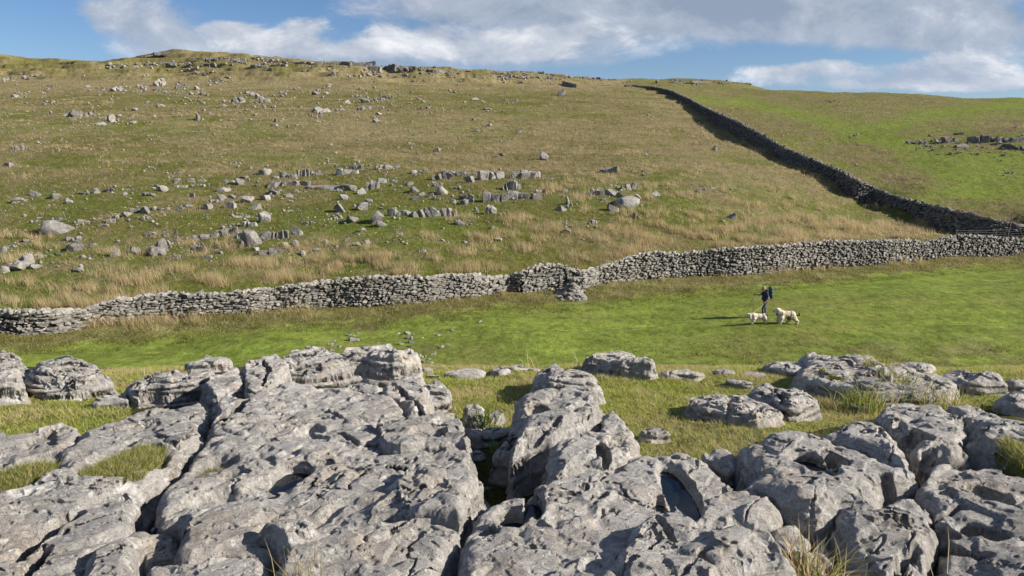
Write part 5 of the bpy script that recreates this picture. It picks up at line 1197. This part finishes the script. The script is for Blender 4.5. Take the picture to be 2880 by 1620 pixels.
tuft("wispy dry grass in the pocket at the bottom, left of the gully", 1830, 1440, .3, 70, .17, .05, [G_TAN, G_RUST, G_YEL], [.5,.3,.2], 3, w=.003)
tuft("rusty dead stems behind the round pale topped rock", 2275, 330, .2, 50, .14, .05, [G_TAN, G_RUST], [.5,.5], 4, w=.004)
tuft("green grass in the slot below the mossy step, upper right", 5270, 395, .06, 260, .16, .10, [G_GRN, G_YEL, G_TAN], [.5,.3,.2], 5, w=.006)
tuft("grass in the slot between the ridge ribs, upper right", 5480, 335, .06, 260, .16, .12, [G_YEL, G_GRN, G_TAN], [.4,.3,.3], 6, w=.006)
tuft("yellow grass spilling between the two long ridge rocks", 5350, 215, .1, 200, .15, .09, [G_YEL, G_TAN], [.6,.4], 7, w=.006)
tuft("grass at the foot of the smooth ridge rock, right", 5800, 385, .06, 200, .14, .12, [G_YEL, G_GRN, G_TAN], [.4,.3,.3], 8, w=.006)
tuft("dark green blades in the shadow at the gully head", 2945, 545, .02, 90, .13, .04, [G_GRN, G_DARK], [.6,.4], 9, w=.005)
tuft("single broad green leaves sprouting in the gully", 3030, 680, .02, 8, .10, .02, [np.array((.15,.28,.05))], [1], 10, w=.022)
def stalks():
    rng = np.random.RandomState(9); Bs = []; H = []; Ln = []
    for (jx, jy, tx, ty) in ((250,190,192,105),(670,215,695,165),(3440,170,3430,30),(3526,185,3425,0),(3535,190,3460,60),(3255,175,3160,60),(3235,180,3120,100),(3215,178,3195,30),(3190,178,3140,85),(880,215,875,150),(905,222,880,160),(990,215,1000,180),(1020,218,1015,175),(3275,182,3240,70),(2745,180,2740,150),(3045,175,3010,120),
                             (300,700,250,560),(5760,1449,5745,1095),(5690,1449,5560,1230),(580,900,545,780),(510,690,460,560),(440,640,445,545),(120,395,160,430)):
        q = J2Q(jx, jy); c = cast_near([q[0]], [q[1]], .03 if jy < 300 else .2)[0]; z0 = max(float(base_h(c[0], c[1])), float(slab_height(np.array([c[0]]), np.array([c[1]]))[0]) if jy > 300 else -9)
        m = c[1]/FOC; Bs.append((c[0], c[1], z0)); H.append((jy-ty)/2.1625*m); Ln.append(((tx-jx)/2.1625*m, .02))
    n_ = len(Bs); V, F, C_ = blade_mesh(np.array(Bs), np.array(H), np.array([b[1]*.0009+.0008 for b in Bs]), np.array(Ln), np.repeat(G_STRAW[None], n_, 0), rng)
    tag(mesh_obj("dry_grass_stems", V, F, M_BLADE, smooth=False, attrs={'bcol': C_}), "thin straw coloured grass stems standing among the rocks", kind='stuff')
stalks()

def hill_grass():
    rng = np.random.RandomState(61)
    N = 52000; a = rng.uniform(-.80, .80, N); L = rng.uniform(math.log(40), math.log(330), N)**1.0; Y = np.exp(L); X = a*Y
    Z = ground_h(X, Y); gc, rg = ground_colour(X, Y, Z)
    tanness = np.clip((gc[:, 0]/(gc[:, 1]+1e-6)-.8)/.45, 0, 1)
    n2 = fbm2(X/3, Y/3, 3, 71)
    keep = (rg > .55)*(rng.rand(N) < .40+.5*tanness+.9*n2); X, Y, Z, tanness, gc, n2 = X[keep], Y[keep], Z[keep], tanness[keep], gc[keep], n2[keep]; n_ = len(X)
    K = 6; idx = np.repeat(np.arange(n_), K); m = len(idx)
    hh = (.13+.30*rng.rand(n_)*(.4+tanness))*(1+.8*np.clip(n2, 0, 1))*(1-.45*sst(Y, 120, 250))
    h = hh[idx]*rng.uniform(.6, 1.15, m); sp = .16*(1+Y[idx]/200)
    bx = X[idx]+rng.normal(size=m)*sp; by = Y[idx]+rng.normal(size=m)*sp
    w = np.maximum(.03, Y[idx]*.00062)
    isT = rng.rand(n_) < np.clip(tanness*1.0+.10, 0, 1); T_ = isT[idx]
    cg = np.clip(gc[idx]*np.array([[1.15, 1.25, 1.0]]), 0, 1)
    col = np.where(T_[:, None], cmix(m, [G_TAN*.85, G_STRAW*.8, np.array((.30,.22,.11))], [.5,.2,.3], rng), cg*(.75+.6*rng.rand(m, 1)))
    ln = rng.normal(size=(m, 2))*.5*h[:, None]+np.array([[-.25, 0]])*h[:, None]
    V, F, C_ = blade_mesh(np.stack([bx, by, Z[idx]-.04], 1), h, w, ln, col, rng, three=False)
    tag(mesh_obj("tussock_grass", V, F, M_BLADE, smooth=False, attrs={'bcol': C_}), "rough brown and green tussock grass over the whole hillside", kind='stuff')
    # taller bleached plumes in drifts
    D = [(60,800,14),(240,835,26),(400,825,24),(350,785,10),(640,712,30),(760,690,24),(700,705,20),(880,645,18),(930,642,22),(1060,705,26),(1110,715,14),(1200,612,22),(1260,612,22),(1340,622,30),(1380,695,36),(1440,702,30),(1090,722,14),(1600,595,30),(1700,625,20),(1760,590,24),(1880,592,34),(1930,580,24),(430,742,12),(1550,702,22),(2075,632,14),(2400,485,20),(2440,492,18),(150,715,10),(1660,660,20),(2360,640,12),(560,750,10),(1500,520+90,8),(2200,590,8),(2320,560,8),
         (2576+80,545,16),(2576+520,590,14),(2576+600,610,10),(2576+740,420,26),(2576+820,450,30),(2576+900,370,22),(2576+1060,450,60),(2576+1130,440,30),(2576+1130,310,24),(2576+1220,320,24),(2576+980,480,36),(2576+1000,340,14),(2576+1300,400,26),(2576+1440,380,36),(2576+1500,390,40),(2576+1560,430,36),(2576+1640,400,36),(2576+1700,300,18),(2576+1740,440,36),(2576+1820,300,22),(2576+1860,430,30),(2576+2080,415,36),(2576+2000,440,24),(2576+1560,170,22),(2576+1480,140,20),(2576+1240,45,18),(2576+620,480,20),(2576+700,495,26),(2576+460,500,16),(2576+560,400,12),(2576+340,470,12),(2576+1180,490,26),(2576+1400,470,36),(2576+200,420,8),(2576+350,30,10),(2576+600,50,14),(2576+1350,120,18),(2576+1600,480,30)]
    q = []
    for (x, y, c) in D:
        ox = 0 if x < 2577 else 1440-2576/1.789
        for _ in range(c): q.append((x/1.789+ox+rng.normal()*15, 400+y/1.789+rng.normal()*3.6))
    cc = [(rng.uniform(1300, 2700), rng.uniform(470, 730)) for _ in range(85)]
    for _ in range(1300):
        c_ = cc[rng.randint(85)]; q.append((c_[0]+rng.normal()*22, c_[1]+rng.normal()*5))
    cc = [(rng.uniform(0, 1400), rng.uniform(660, 830)) for _ in range(40)]
    for _ in range(480):
        c_ = cc[rng.randint(40)]; q.append((c_[0]+rng.normal()*20, c_[1]+rng.normal()*5))
    cc = [(rng.uniform(0, 2600), rng.uniform(230, 500)) for _ in range(130)]
    for _ in range(1100):
        c_ = cc[rng.randint(130)]; q.append((c_[0]+rng.normal()*26, c_[1]+rng.normal()*4))
    # fringe of dry grass along the valley side of the wall foot
    for _ in range(170): q.append((rng.normal(330, 120), np.interp(q[-1][0], [0,2880], [930,700])))
    q = np.array(q)
    wl = np.interp(q[:, 0]/1.118, [-400,0,221,437,830,1190,1437,1600,2150,2576,2900], [778,779,779,735,704,688,676,640,605,598,590])*1.118
    wb = np.interp(q[:, 0]/1.118, [-400,0,221,430,830,1190,1437,1600,2150,2576,2900], [837,836,816,797,770,746,724,704,666,634,610])*1.118
    q[:, 1] = np.where((q[:, 1] > wl-4) & (q[:, 1] < wb+2) , np.where(rng.rand(len(q)) < .72, wl-5, wb+8), q[:, 1])
    pts, ok = cast_far(q[:, 0], q[:, 1])
    dw = np.interp(q[:, 1]/1.118, [215,250,303,365,425,475,515,550,600], [1570,1735,1850,1960,2100,2200,2330,2480,2640])
    ok &= ~((q[:, 1] < 640) & (q[:, 0]/1.118 > dw-14)); ok &= (pts[:, 2] > -9.3) | (q[:, 1] > wb)
    ok &= ~((q[:, 1] > wb+40))
    pts = pts[ok]; n_ = len(pts); K = 24; idx = np.repeat(np.arange(n_), K); m = len(idx)
    big = rng.uniform(.36, .92, n_)*np.where(pts[:, 1] > 80, .6, 1); h = big[idx]*rng.uniform(.55, 1.1, m); b = rng.normal(size=(m, 2))*.17
    w = np.maximum(.014, pts[idx, 1]*.00030); wind = rng.normal(size=n_)*.14-.16
    ln = (rng.normal(size=(m, 2))*.24+np.stack([wind[idx], np.zeros(m)], 1))*h[:, None]
    V, F, C_ = blade_mesh(np.stack([pts[idx, 0]+b[:, 0], pts[idx, 1]+b[:, 1], pts[idx, 2]-.05], 1), h, w, ln, cmix(m, [G_STRAW*1.12, G_TAN*1.08, G_RUST*1.2, G_GRN], [.46,.38,.09,.07], rng), rng, three=False)
    tag(mesh_obj("tall_dry_grass", V, F, M_BLADE, smooth=False, attrs={'bcol': C_}), "tall bleached grass plumes drifting behind the drystone wall", kind='stuff')
hill_grass()

def verge():
    rng = np.random.RandomState(88); N = 42000
    px = rng.uniform(-60, 2640, N); wb = np.interp(px, [-400,0,120,221,300,430,640,830,1000,1190,1437,1600,1850,2150,2400,2576,2700], [840,837,834,816,808,797,785,770,764,746,726,706,692,667,647,634,622])
    strip = np.interp(px, [-400,0,300,700,1100,1500,1900,2300,2576], [44,46,50,48,42,42,36,32,26]); f = rng.rand(N)**1.1
    py = wb+1+f*strip*1.15; qx, qy = px*1.118, py*1.118; Y = -9.65/pix_t(qy); X = pix_a(qx, qy)*Y
    cl = fbm2(X/1.3, Y/1.3, 3, 91); keep = rng.rand(N) < (.55+1.5*cl)*(1-.6*f); X, Y, cl, f = X[keep], Y[keep], cl[keep], f[keep]
    # right hand slope below the valley turf grows rough too
    N2 = 26000; a = rng.uniform(-.8, .8, N2); Y2 = rng.uniform(29, 37, N2); X2 = a*Y2; c2 = fbm2(X2/1.6, Y2/1.1, 3, 93); k2 = (rng.rand(N2) < (.1+1.6*c2)*sst(X2/Y2, -.05, .4)*sst(36.5-Y2, 0, 3)); X = np.concatenate([X, X2[k2]]); Y = np.concatenate([Y, Y2[k2]]); cl = np.concatenate([cl, c2[k2]]); f = np.concatenate([f, np.ones(k2.sum())*.8])
    n_ = len(X); Z = ground_h(X, Y); K = 4; idx = np.repeat(np.arange(n_), K); m = len(idx)
    h = (.10+.16*np.clip(cl, 0, 1)[idx])*rng.uniform(.5, 1.2, m); b = rng.normal(size=(m, 2))*.07
    tanp = np.clip(.55-.45*f+.4*cl, 0, 1)[idx]; T_ = rng.rand(m) < tanp*.7
    col = np.where(T_[:, None], cmix(m, [G_TAN*.8, G_STRAW*.75], [.7,.3], rng), cmix(m, [G_YEL*.75, G_GRN*.95, G_DARK], [.5,.35,.15], rng))
    V, F, C_ = blade_mesh(np.stack([X[idx]+b[:, 0], Y[idx]+b[:, 1], Z[idx]-.02], 1), h, np.full(m, .030), rng.normal(size=(m, 2))*.6*h[:, None], col, rng, three=False)
    tag(mesh_obj("verge_grass", V, F, M_BLADE, smooth=False, attrs={'bcol': C_}), "rough longer grass along the foot of the valley wall", kind='stuff')
verge()
# ------------------------------------------------------------------ walker and dogs
def capsule(p1, r1, p2, r2, seg=14, rings=5):
    p1 = np.array(p1, float); p2 = np.array(p2, float); d = p2-p1; Ln = np.linalg.norm(d)+1e-9; d /= Ln
    a = np.cross(d, (0, 0, 1)) if abs(d[2]) < .9 else np.cross(d, (1, 0, 0)); a /= np.linalg.norm(a); b = np.cross(d, a)
    rows = []
    for i in range(rings+1): th = -math.pi/2+i/rings*math.pi/2; rows.append((p1+d*r1*math.sin(th), r1*math.cos(th)))
    for i in range(rings+1): th = i/rings*math.pi/2; rows.append((p2+d*r2*math.sin(th), r2*math.cos(th)))
    V = []; 
    for c, r in rows:
        r = max(r, 1e-4)
        for k in range(seg): an = 2*math.pi*k/seg; V.append(c+r*(a*math.cos(an)+b*math.sin(an)))
    F = []
    n_ = len(rows)
    for i in range(n_-1):
        for k in range(seg): F.append((i*seg+k, i*seg+(k+1) % seg, (i+1)*seg+(k+1) % seg, (i+1)*seg+k))
    F.append(tuple(range(seg))[::-1]); F.append(tuple((n_-1)*seg+k for k in range(seg)))
    return V, F
def ellipsoid(c, r, rot=(0, 0, 0), sub=2):
    V, F = ICO[3]; M = np.array(Matrix.Rotation(rot[2], 3, 'Z')@Matrix.Rotation(rot[1], 3, 'Y')@Matrix.Rotation(rot[0], 3, 'X'))
    return (V*np.array(r))@M.T+np.array(c), [tuple(f) for f in F]
def body(name, shapes, mat, voxel=.012, parent=None, smooth_it=3, noise=None, root=None):
    """one continuous skin grown over tapered limbs and rounded masses"""
    V, F, k = [], [], 0
    for v, f in shapes:
        V += [tuple(x) for x in v]; F += [tuple(i+k for i in q) for q in f]; k += len(v)
    me = bpy.data.meshes.new(name); me.from_pydata(V, [], F); me.update()
    tmp = bpy.data.objects.new("tmp", me); COL.objects.link(tmp)
    rm = tmp.modifiers.new("r", 'REMESH'); rm.mode = 'VOXEL'; rm.voxel_size = voxel; rm.use_smooth_shade = True
    sm = tmp.modifiers.new("s", 'SMOOTH'); sm.iterations = smooth_it; sm.factor = .5
    dg = bpy.context.evaluated_depsgraph_get(); ev = tmp.evaluated_get(dg); m2 = bpy.data.meshes.new_from_object(ev)
    bpy.data.objects.remove(tmp)
    if noise:
        amp, sc, st = noise; co = np.empty(len(m2.vertices)*3, dtype=np.float32); m2.vertices.foreach_get('co', co); co = co.reshape(-1, 3).astype(float)
        nr = np.empty(len(m2.vertices)*3, dtype=np.float32); m2.vertices.foreach_get('normal', nr); nr = nr.reshape(-1, 3)
        n_ = fbm3(co[:, 0]*sc, co[:, 1]*sc, co[:, 2]*sc*st, 3, 3); co = co+nr*(amp*n_)[:, None]; m2.vertices.foreach_set('co', co.astype(np.float32).ravel())
    m2.materials.clear(); m2.materials.append(mat); m2.name = name
    for p in m2.polygons: p.use_smooth = True
    m2.update(); o = bpy.data.objects.new(name, m2); COL.objects.link(o)
    if parent: o.parent = parent
    return o
SKIN = mat_plain("skin", (.46, .27, .20), .6); HAIR = mat_plain("grey_hair", (.32, .30, .28), .8, 60, .3); SHIRT = mat_plain("navy_shirt", (.035, .055, .11), .85, 20, .3)
TROU = mat_plain("grey_trousers", (.085, .10, .105), .85, 14, .3); BLACK = mat_plain("black_webbing", (.015, .016, .018), .7); BOOT = mat_plain("brown_boots", (.045, .032, .025), .7)
PACK = mat_plain("slate_pack_cloth", (.045, .075, .085), .6, 9, .4); METAL = mat_plain("pole_metal", (.22, .2, .2), .4, metal=.7); ROPE = mat_plain("pale_rope", (.40, .37, .32), .8)
def world_at(qx, qy):
    Y = -9.65/pix_t(qy)
    for _ in range(4):
        X = pix_a(qx, qy)*Y; Y = Y+(float(ground_h(X, Y))/pix_t(qy)-Y)*.8
    X = pix_a(qx, qy)*Y; return X, Y, float(ground_h(X, Y))
PX, PY_, PZ = world_at(2040+862/8.05, 760+1062/8.05)
def hand(c, d, side, curl=1.0, s=1.0):
    """palm with four fingers and a thumb closing round something; d = direction from wrist, side = thumb side"""
    c = np.array(c, float); d = np.array(d, float); d /= np.linalg.norm(d); side = np.array(side, float); side -= d*(side@d); side /= np.linalg.norm(side); up = np.cross(d, side)
    S = [ellipsoid(c+d*.04*s, (.044*s, .038*s, .022*s), (0, 0, 0))]
    for i, (off, ln) in enumerate(((-.026, .034), (-.009, .040), (.009, .037), (.026, .030))):
        a0 = c+d*.075*s-side*off*s; a1 = a0+(d*.55-up*.75*curl)*ln*s*.8; a2 = a1+(-d*.35-up*.7)*ln*.6*s; a3 = a2+(-d*.8+up*.1)*ln*.5*s
        S += [capsule(a0, .0095*s, a1, .009*s, 8, 3), capsule(a1, .009*s, a2, .0085*s, 8, 3), capsule(a2, .0085*s, a3, .0075*s, 8, 3)]
    t0 = c+d*.02*s+side*.03*s; t1 = t0+(side*.5+d*.5-up*.4)*.035*s; t2 = t1+(d*.4-up*.8-side*.3)*.028*s
    S += [capsule(t0, .013*s, t1, .0105*s, 8, 3), capsule(t1, .0105*s, t2, .009*s, 8, 3)]
    return S
def walker():
    root = empty("person", (PX, PY_, PZ)); tag(root, "walker with grey hair, navy shirt and rucksack striding left over the green", "person")
    # metres, facing -X, left side towards the camera (-Y)
    hipL, hipR = (.07, -.09, .93), (.07, .09, .93); shL, shR = (.045, -.19, 1.43), (.03, .19, 1.43)
    kneeL, kneeR = (-.09, -.10, .52), (.10, .10, .50); ankL, ankR = (-.07, -.10, .10), (.13, .10, .12)
    elL, wrL = (.14, -.25, 1.14), (-.02, -.23, .93); elR, wrR = (-.20, .24, 1.22), (-.42, .22, 1.25)
    head = (-.105, 0, 1.615); hl = (-.075, -.22, .86)
    skin = [ellipsoid((-.095, 0, 1.655), (.100, .077, .112)), ellipsoid((-.125, 0, 1.59), (.070, .058, .075)), capsule((-.03, 0, 1.46), .062, (-.075, 0, 1.56), .056),
            ellipsoid((-.207, 0, 1.615), (.018, .014, .022)), capsule((-.205, 0, 1.605), .010, (-.19, 0, 1.65), .010), ellipsoid((-.165, 0, 1.535), (.032, .03, .026)),
            ellipsoid((-.085, -.078, 1.62), (.018, .010, .030)), ellipsoid((-.085, .078, 1.62), (.018, .010, .030)), capsule((-.188, -.02, 1.572), .007, (-.188, .02, 1.572), .007),
            ellipsoid((-.180, -.032, 1.645), (.012, .014, .009)), ellipsoid((-.180, .032, 1.645), (.012, .014, .009)),
            capsule((.05, 0, 1.0), .14, (.03, 0, 1.36), .15), capsule(shL, .05, elL, .043), capsule(shR, .05, elR, .043), capsule(elL, .043, wrL, .030), capsule(elR, .043, wrR, .030),
            capsule((.03, 0, 1.38), .10, (-.03, 0, 1.46), .065), capsule(shL, .06, shR, .06),
            capsule(hipL, .085, kneeL, .055), capsule(hipR, .085, kneeR, .055), capsule(kneeL, .052, ankL, .036), capsule(kneeR, .052, ankR, .036),
            capsule(hipL, .09, hipR, .09), capsule((-.05, -.10, .04), .035, (.0-.18, -.10, .035), .03), capsule((.14, .10, .05), .035, (-.0, .10, .035), .03)]
    skin += hand(wrL, (-.35, .05, -.65), (-.6, .1, .4)) + hand(wrR, (-1, -.1, .15), (.1, -.1, 1))
    body("body", skin, SKIN, .0085, root, 2)
    for s in (-1, 1):
        e = body("eye", [ellipsoid((-.189, s*.032, 1.645), (.008, .010, .006))], BLACK, .003, root, 0)
    body("hair", [ellipsoid((-.072, 0, 1.690), (.098, .082, .088)), ellipsoid((-.02, 0, 1.63), (.048, .070, .070))], HAIR, .012, root, 2, (.006, 30, 1))
    body("shirt", [capsule((.055, 0, .98), .155, (.035, 0, 1.34), .172), capsule((.03, -.10, 1.40), .098, (.03, .10, 1.40), .098), capsule(shL, .075, (.10, -.232, 1.235), .062), capsule(shR, .075, (-.125, .225, 1.285), .060), ellipsoid((.0, 0, 1.10), (.17, .165, .19)), capsule((.0, 0, 1.42), .085, (-.03, 0, 1.465), .070)], SHIRT, .014, root, 3, (.012, 9, 1))
    body("trousers", [capsule((.06, -.07, .93), .125, (.06, .07, .93), .125), capsule(hipL, .105, kneeL, .075), capsule(hipR, .105, kneeR, .075), capsule(kneeL, .074, (ankL[0], ankL[1], .15), .062), capsule(kneeR, .074, (ankR[0], ankR[1], .16), .062)], TROU, .014, root, 3, (.012, 10, .6))
    for nm, (x, y, z) in (("boot", (-.05, -.10, .0)), ("boot", (.13, .10, .0))):
        body(nm, [capsule((x, y, .15), .055, (x, y, .07), .052), capsule((x+.035, y, .050), .046, (x-.15, y, .042), .040), capsule((x-.10, y, .045), .046, (x-.14, y, .04), .040), ellipsoid((x-.05, y, .018), (.15, .05, .018))], BOOT, .010, root, 2)
    body("belt", [capsule((.04+.155*math.cos(t)-.01, .165*math.sin(t), 1.02), .022, (.04+.155*math.cos(t+.5)-.01, .165*math.sin(t+.5), 1.02), .022) for t in np.arange(0, 6.2, .5)], BLACK, .012, root, 1)
    # rucksack
    bp = empty("rucksack", (PX+.36, PY_, PZ+1.08)); tag(bp, "tall slate blue rucksack on the walker's back", "rucksack")
    q = lambda x, y, z: (x-.36, y, z-1.08)
    body("pack_bag", [capsule(q(.31, -.06, 1.17), .115, q(.33, -.06, 1.50), .115), capsule(q(.31, .06, 1.17), .115, q(.33, .06, 1.50), .115), ellipsoid(q(.41, 0, 1.28), (.09, .11, .17)), ellipsoid(q(.36, 0, 1.14), (.12, .14, .10))], PACK, .014, bp, 3, (.018, 9, 1))
    body("pack_lid", [ellipsoid(q(.32, 0, 1.66), (.15, .155, .085), (0, .15, 0)), ellipsoid(q(.30, 0, 1.72), (.09, .11, .06))], PACK, .014, bp, 3, (.014, 11, 1))
    for s in (-1, 1):
        body("side_pocket", [ellipsoid(q(.34, s*.165, 1.24), (.075, .045, .13))], PACK, .012, bp, 2, (.01, 12, 1))
        body("shoulder_strap", [capsule(q(.22, s*.10, 1.52), .024, q(.08, s*.115, 1.535), .026), capsule(q(.08, s*.115, 1.535), .026, q(-.05, s*.12, 1.50), .024), capsule(q(-.05, s*.12, 1.50), .024, q(-.125, s*.12, 1.36), .023), capsule(q(-.125, s*.12, 1.36), .022, q(-.09, s*.165, 1.18), .020), capsule(q(-.09, s*.165, 1.18), .018, q(.16, s*.18, 1.10), .016)], BLACK, .011, bp, 1)
        body("compression_strap", [capsule(q(.24, s*.18, 1.36), .010, q(.44, s*.12, 1.33), .010)], BLACK, .006, bp, 0)
    def pole(label, top, tip, seed):
        t = Vector(top); e = Vector(tip); r = empty("walking_pole", (PX+e.x, PY_+e.y, PZ+e.z)); tag(r, label, "walking pole", "the walker's two poles")
        f = lambda v: tuple(np.array(v)-np.array(tip)); d = (e-t).normalized()
        body("shaft", [capsule(f(t), .009, f(t+(e-t)*.5), .008), capsule(f(t+(e-t)*.48), .0065, f(e), .005)], METAL, .004, r, 0)
        body("grip", [capsule(f(t-d*.04), .018, f(t+d*.10), .015)], BLACK, .006, r, 1)
        body("basket", [ellipsoid(f(e-d*.07), (.035, .035, .008))], BLACK, .006, r, 0)
    pole("walking pole held out ahead in the walker's far hand, tip down to the left", (-.505, .205, 1.30), (-1.02, .20, float(ground_h(PX-1.02, PY_+.2))-PZ), 1)
    # lead from the near hand to the first dog
dogs_at = [world_at(2040+750/8.05, 760+1214/8.05), world_at(2040+1400/8.05, 760+1218/8.05)]
CREAM = mat_plain("cream_coat", (.62, .54, .45), .95, 30, .35, .012); FAWN = mat_plain("fawn_shaggy_coat", (.52, .46, .36), .95, 26, .45, .015); DOGB = mat_plain("black_muzzle", (.02, .018, .016), .7); PALE = mat_plain("pale_crest_fur", (.66, .62, .54), .95, 40, .3, .01); DKF = mat_plain("grey_underfur", (.10, .085, .06), .95, 30, .4, .012)
RED = mat_plain("red_collar", (.45, .12, .06), .6)
def dog1():
    X, Y, Z = dogs_at[0]; m = Y/FOC/8.05; r = empty("dog", (X, Y, Z)); tag(r, "smaller white curly dog on a lead walking head down in front of the walker", "dog", "the walker's two dogs")
    p = lambda tx, ty, y=0: ((tx-750)*m, y, (1214-ty)*m); s = lambda v: v*m
    S = [ellipsoid(p(660, 1040), (s(95), .115, s(82))), ellipsoid(p(760, 1040), (s(120), .105, s(70))), ellipsoid(p(870, 1040), (s(85), .110, s(78))), capsule(p(620, 1010), s(62), p(560, 1010), s(48)),
         ellipsoid(p(512, 1008), (s(58), .075, s(48))), capsule(p(490, 1030), s(36), p(462, 1040), s(26)),
         capsule(p(905, 995), s(36), p(946, 1000), s(24)),
         capsule(p(640, 1080, -.075), s(40), p(622, 1140, -.08), s(28)), capsule(p(622, 1140, -.08), s(27), p(585, 1190, -.08), s(20)), capsule(p(585, 1193, -.08), s(20), p(572, 1202, -.08), s(15)),
         capsule(p(670, 1080, .075), s(40), p(674, 1140, .08), s(27)), capsule(p(674, 1140, .08), s(25), p(668, 1194, .08), s(19)), capsule(p(668, 1200, .08), s(17), p(654, 1203, .08), s(14)),
         capsule(p(880, 1060, -.075), s(52), p(905, 1115, -.08), s(34)), capsule(p(905, 1115, -.08), s(28), p(925, 1155, -.08), s(22)), capsule(p(925, 1155, -.08), s(21), p(912, 1198, -.08), s(18)), capsule(p(912, 1201, -.08), s(16), p(895, 1203, -.08), s(14)),
         capsule(p(860, 1060, .075), s(48), p(868, 1115, .08), s(32)), capsule(p(868, 1115, .08), s(27), p(893, 1150, .08), s(21)), capsule(p(893, 1150, .08), s(20), p(882, 1190, .08), s(17)), capsule(p(882, 1196, .08), s(16), p(866, 1200, .08), s(13))]
    body("body", S, CREAM, .011, r, 2, (.016, 26, 1))
    for sd in (-1, 1): body("ear", [capsule(p(535, 985, sd*.066), s(24), p(548, 1065, sd*.082), s(24))], PALE, .009, r, 2, (.012, 30, 1))
    body("nose", [ellipsoid(p(440, 1032), (s(13), .02, s(12)))], DOGB, .006, r, 1)
    for sd in (-1, 1): body("eye", [ellipsoid(p(478, 1008, sd*.05), (.010, .008, .010))], DOGB, .004, r, 0)
    body("collar", [capsule(tuple(np.array(p(582, 1018))+np.array((.2*.07*math.cos(t), .085*math.cos(t), .088*math.sin(t)))), .012, tuple(np.array(p(582, 1018))+np.array((.2*.07*math.cos(t+.4), .085*math.cos(t+.4), .088*math.sin(t+.4)))), .012) for t in np.arange(0, 6.3, .4)], RED, .008, r, 1)
def dog2():
    X, Y, Z = dogs_at[1]; m = Y/FOC/8.05; r = empty("dog", (X, Y, Z)); tag(r, "larger shaggy fawn dog with black muzzle and curled black tail walking behind", "dog", "the walker's two dogs")
    p = lambda tx, ty, y=0: ((tx-1400)*m, y, (1218-ty)*m); s = lambda v: v*m
    S = [ellipsoid(p(1270, 1000), (s(105), .145, s(105))), ellipsoid(p(1380, 990), (s(130), .13, s(88))), ellipsoid(p(1490, 995), (s(95), .135, s(92))), capsule(p(1250, 960), s(85), p(1195, 930), s(68)),
         ellipsoid(p(1160, 900), (s(62), .09, s(58))), capsule(p(1125, 905), s(36), p(1095, 912), s(26)), capsule(p(1150, 940), s(40), p(1160, 975), s(30)),
         capsule(p(1245, 1060, -.10), s(62), p(1225, 1140, -.10), s(50)), capsule(p(1225, 1140, -.10), s(50), p(1215, 1192, -.10), s(36)), capsule(p(1215, 1200, -.10), s(28), p(1190, 1206, -.10), s(24)),
         capsule(p(1225, 1060, .09), s(56), p(1200, 1140, .09), s(46)), capsule(p(1200, 1140, .09), s(44), p(1190, 1196, .09), s(30)),
         capsule(p(1515, 1040, -.09), s(75), p(1565, 1100, -.10), s(46)), capsule(p(1565, 1100, -.10), s(42), p(1618, 1145, -.10), s(32)), capsule(p(1618, 1145, -.10), s(34), p(1605, 1195, -.10), s(30)), capsule(p(1600, 1203, -.10), s(24), p(1570, 1208, -.10), s(18)),
         capsule(p(1480, 1050, .09), s(66), p(1455, 1120, .09), s(46)), capsule(p(1455, 1120, .09), s(44), p(1425, 1165, .09), s(34)), capsule(p(1425, 1165, .09), s(34), p(1405, 1200, .09), s(28)), capsule(p(1402, 1204, .09), s(22), p(1380, 1208, .09), s(16))]
    body("body", S, FAWN, .012, r, 2, (.034, 17, .45))
    body("belly_fur", [ellipsoid(p(1430, 1070, -.03), (s(60), .10, s(48)))], DKF, .012, r, 1, (.03, 18, .5))
    body("crest", [ellipsoid(p(1165, 880), (s(58), .085, s(44))), capsule(p(1190, 890), s(44), p(1225, 930), s(50))], PALE, .011, r, 2, (.022, 22, .5))
    for sd in (-1, 1): body("ear", [capsule(p(1175, 905, sd*.085), s(24), p(1180, 985, sd*.095), s(26))], FAWN, .010, r, 2, (.02, 24, .5))
    body("beard", [ellipsoid(p(1165, 985), (s(48), .08, s(32)))], DOGB, .010, r, 1, (.016, 24, 1))
    body("muzzle", [capsule(p(1100, 908), s(26), p(1078, 908), s(18))], DOGB, .008, r, 1)
    for sd in (-1, 1): body("eye", [ellipsoid(p(1118, 888, sd*.06), (.011, .009, .010))], DOGB, .004, r, 0)
    tl = [p(1570, 985), p(1600, 1003), p(1632, 1015), p(1662, 1010), p(1672, 985), p(1660, 970)]
    body("tail", [capsule(tl[i], s(12+i*1.6), tl[i+1], s(13+i*1.6)) for i in range(5)], DOGB, .008, r, 1, (.008, 30, 1))
    c0 = np.array(p(1238, 935)); body("collar", [capsule(tuple(c0+np.array((.06*math.sin(t), .13*math.cos(t), .12*math.sin(t)))), .014, tuple(c0+np.array((.06*math.sin(t+.4), .13*math.cos(t+.4), .12*math.sin(t+.4)))), .014) for t in np.arange(0, 6.3, .4)], BLACK, .010, r, 1)
walker(); dog1(); dog2()
def lead():
    X, Y, Z = dogs_at[0]; m = Y/FOC/8.05; e = np.array((X+(590-750)*m, Y-.0, Z+(1214-960)*m)); h_ = np.array((PX-.105, PY_-.225, PZ+.80))
    pts = [h_*(1-t)+e*t+np.array((0, 0, -.05*math.sin(math.pi*t))) for t in np.linspace(0, 1, 12)]
    loc = pts[0]; o = body("dog_lead", [capsule(tuple(pts[i]-loc), .0065, tuple(pts[i+1]-loc), .0065, 6, 2) for i in range(11)]+[capsule((0, 0, 0), .012, (.06, .01, .06), .012, 6, 2)], ROPE, .004, None, 0)
    o.location = tuple(loc); tag(o, "pale rope lead running from the walker's hand to the white dog", "dog lead")
lead()
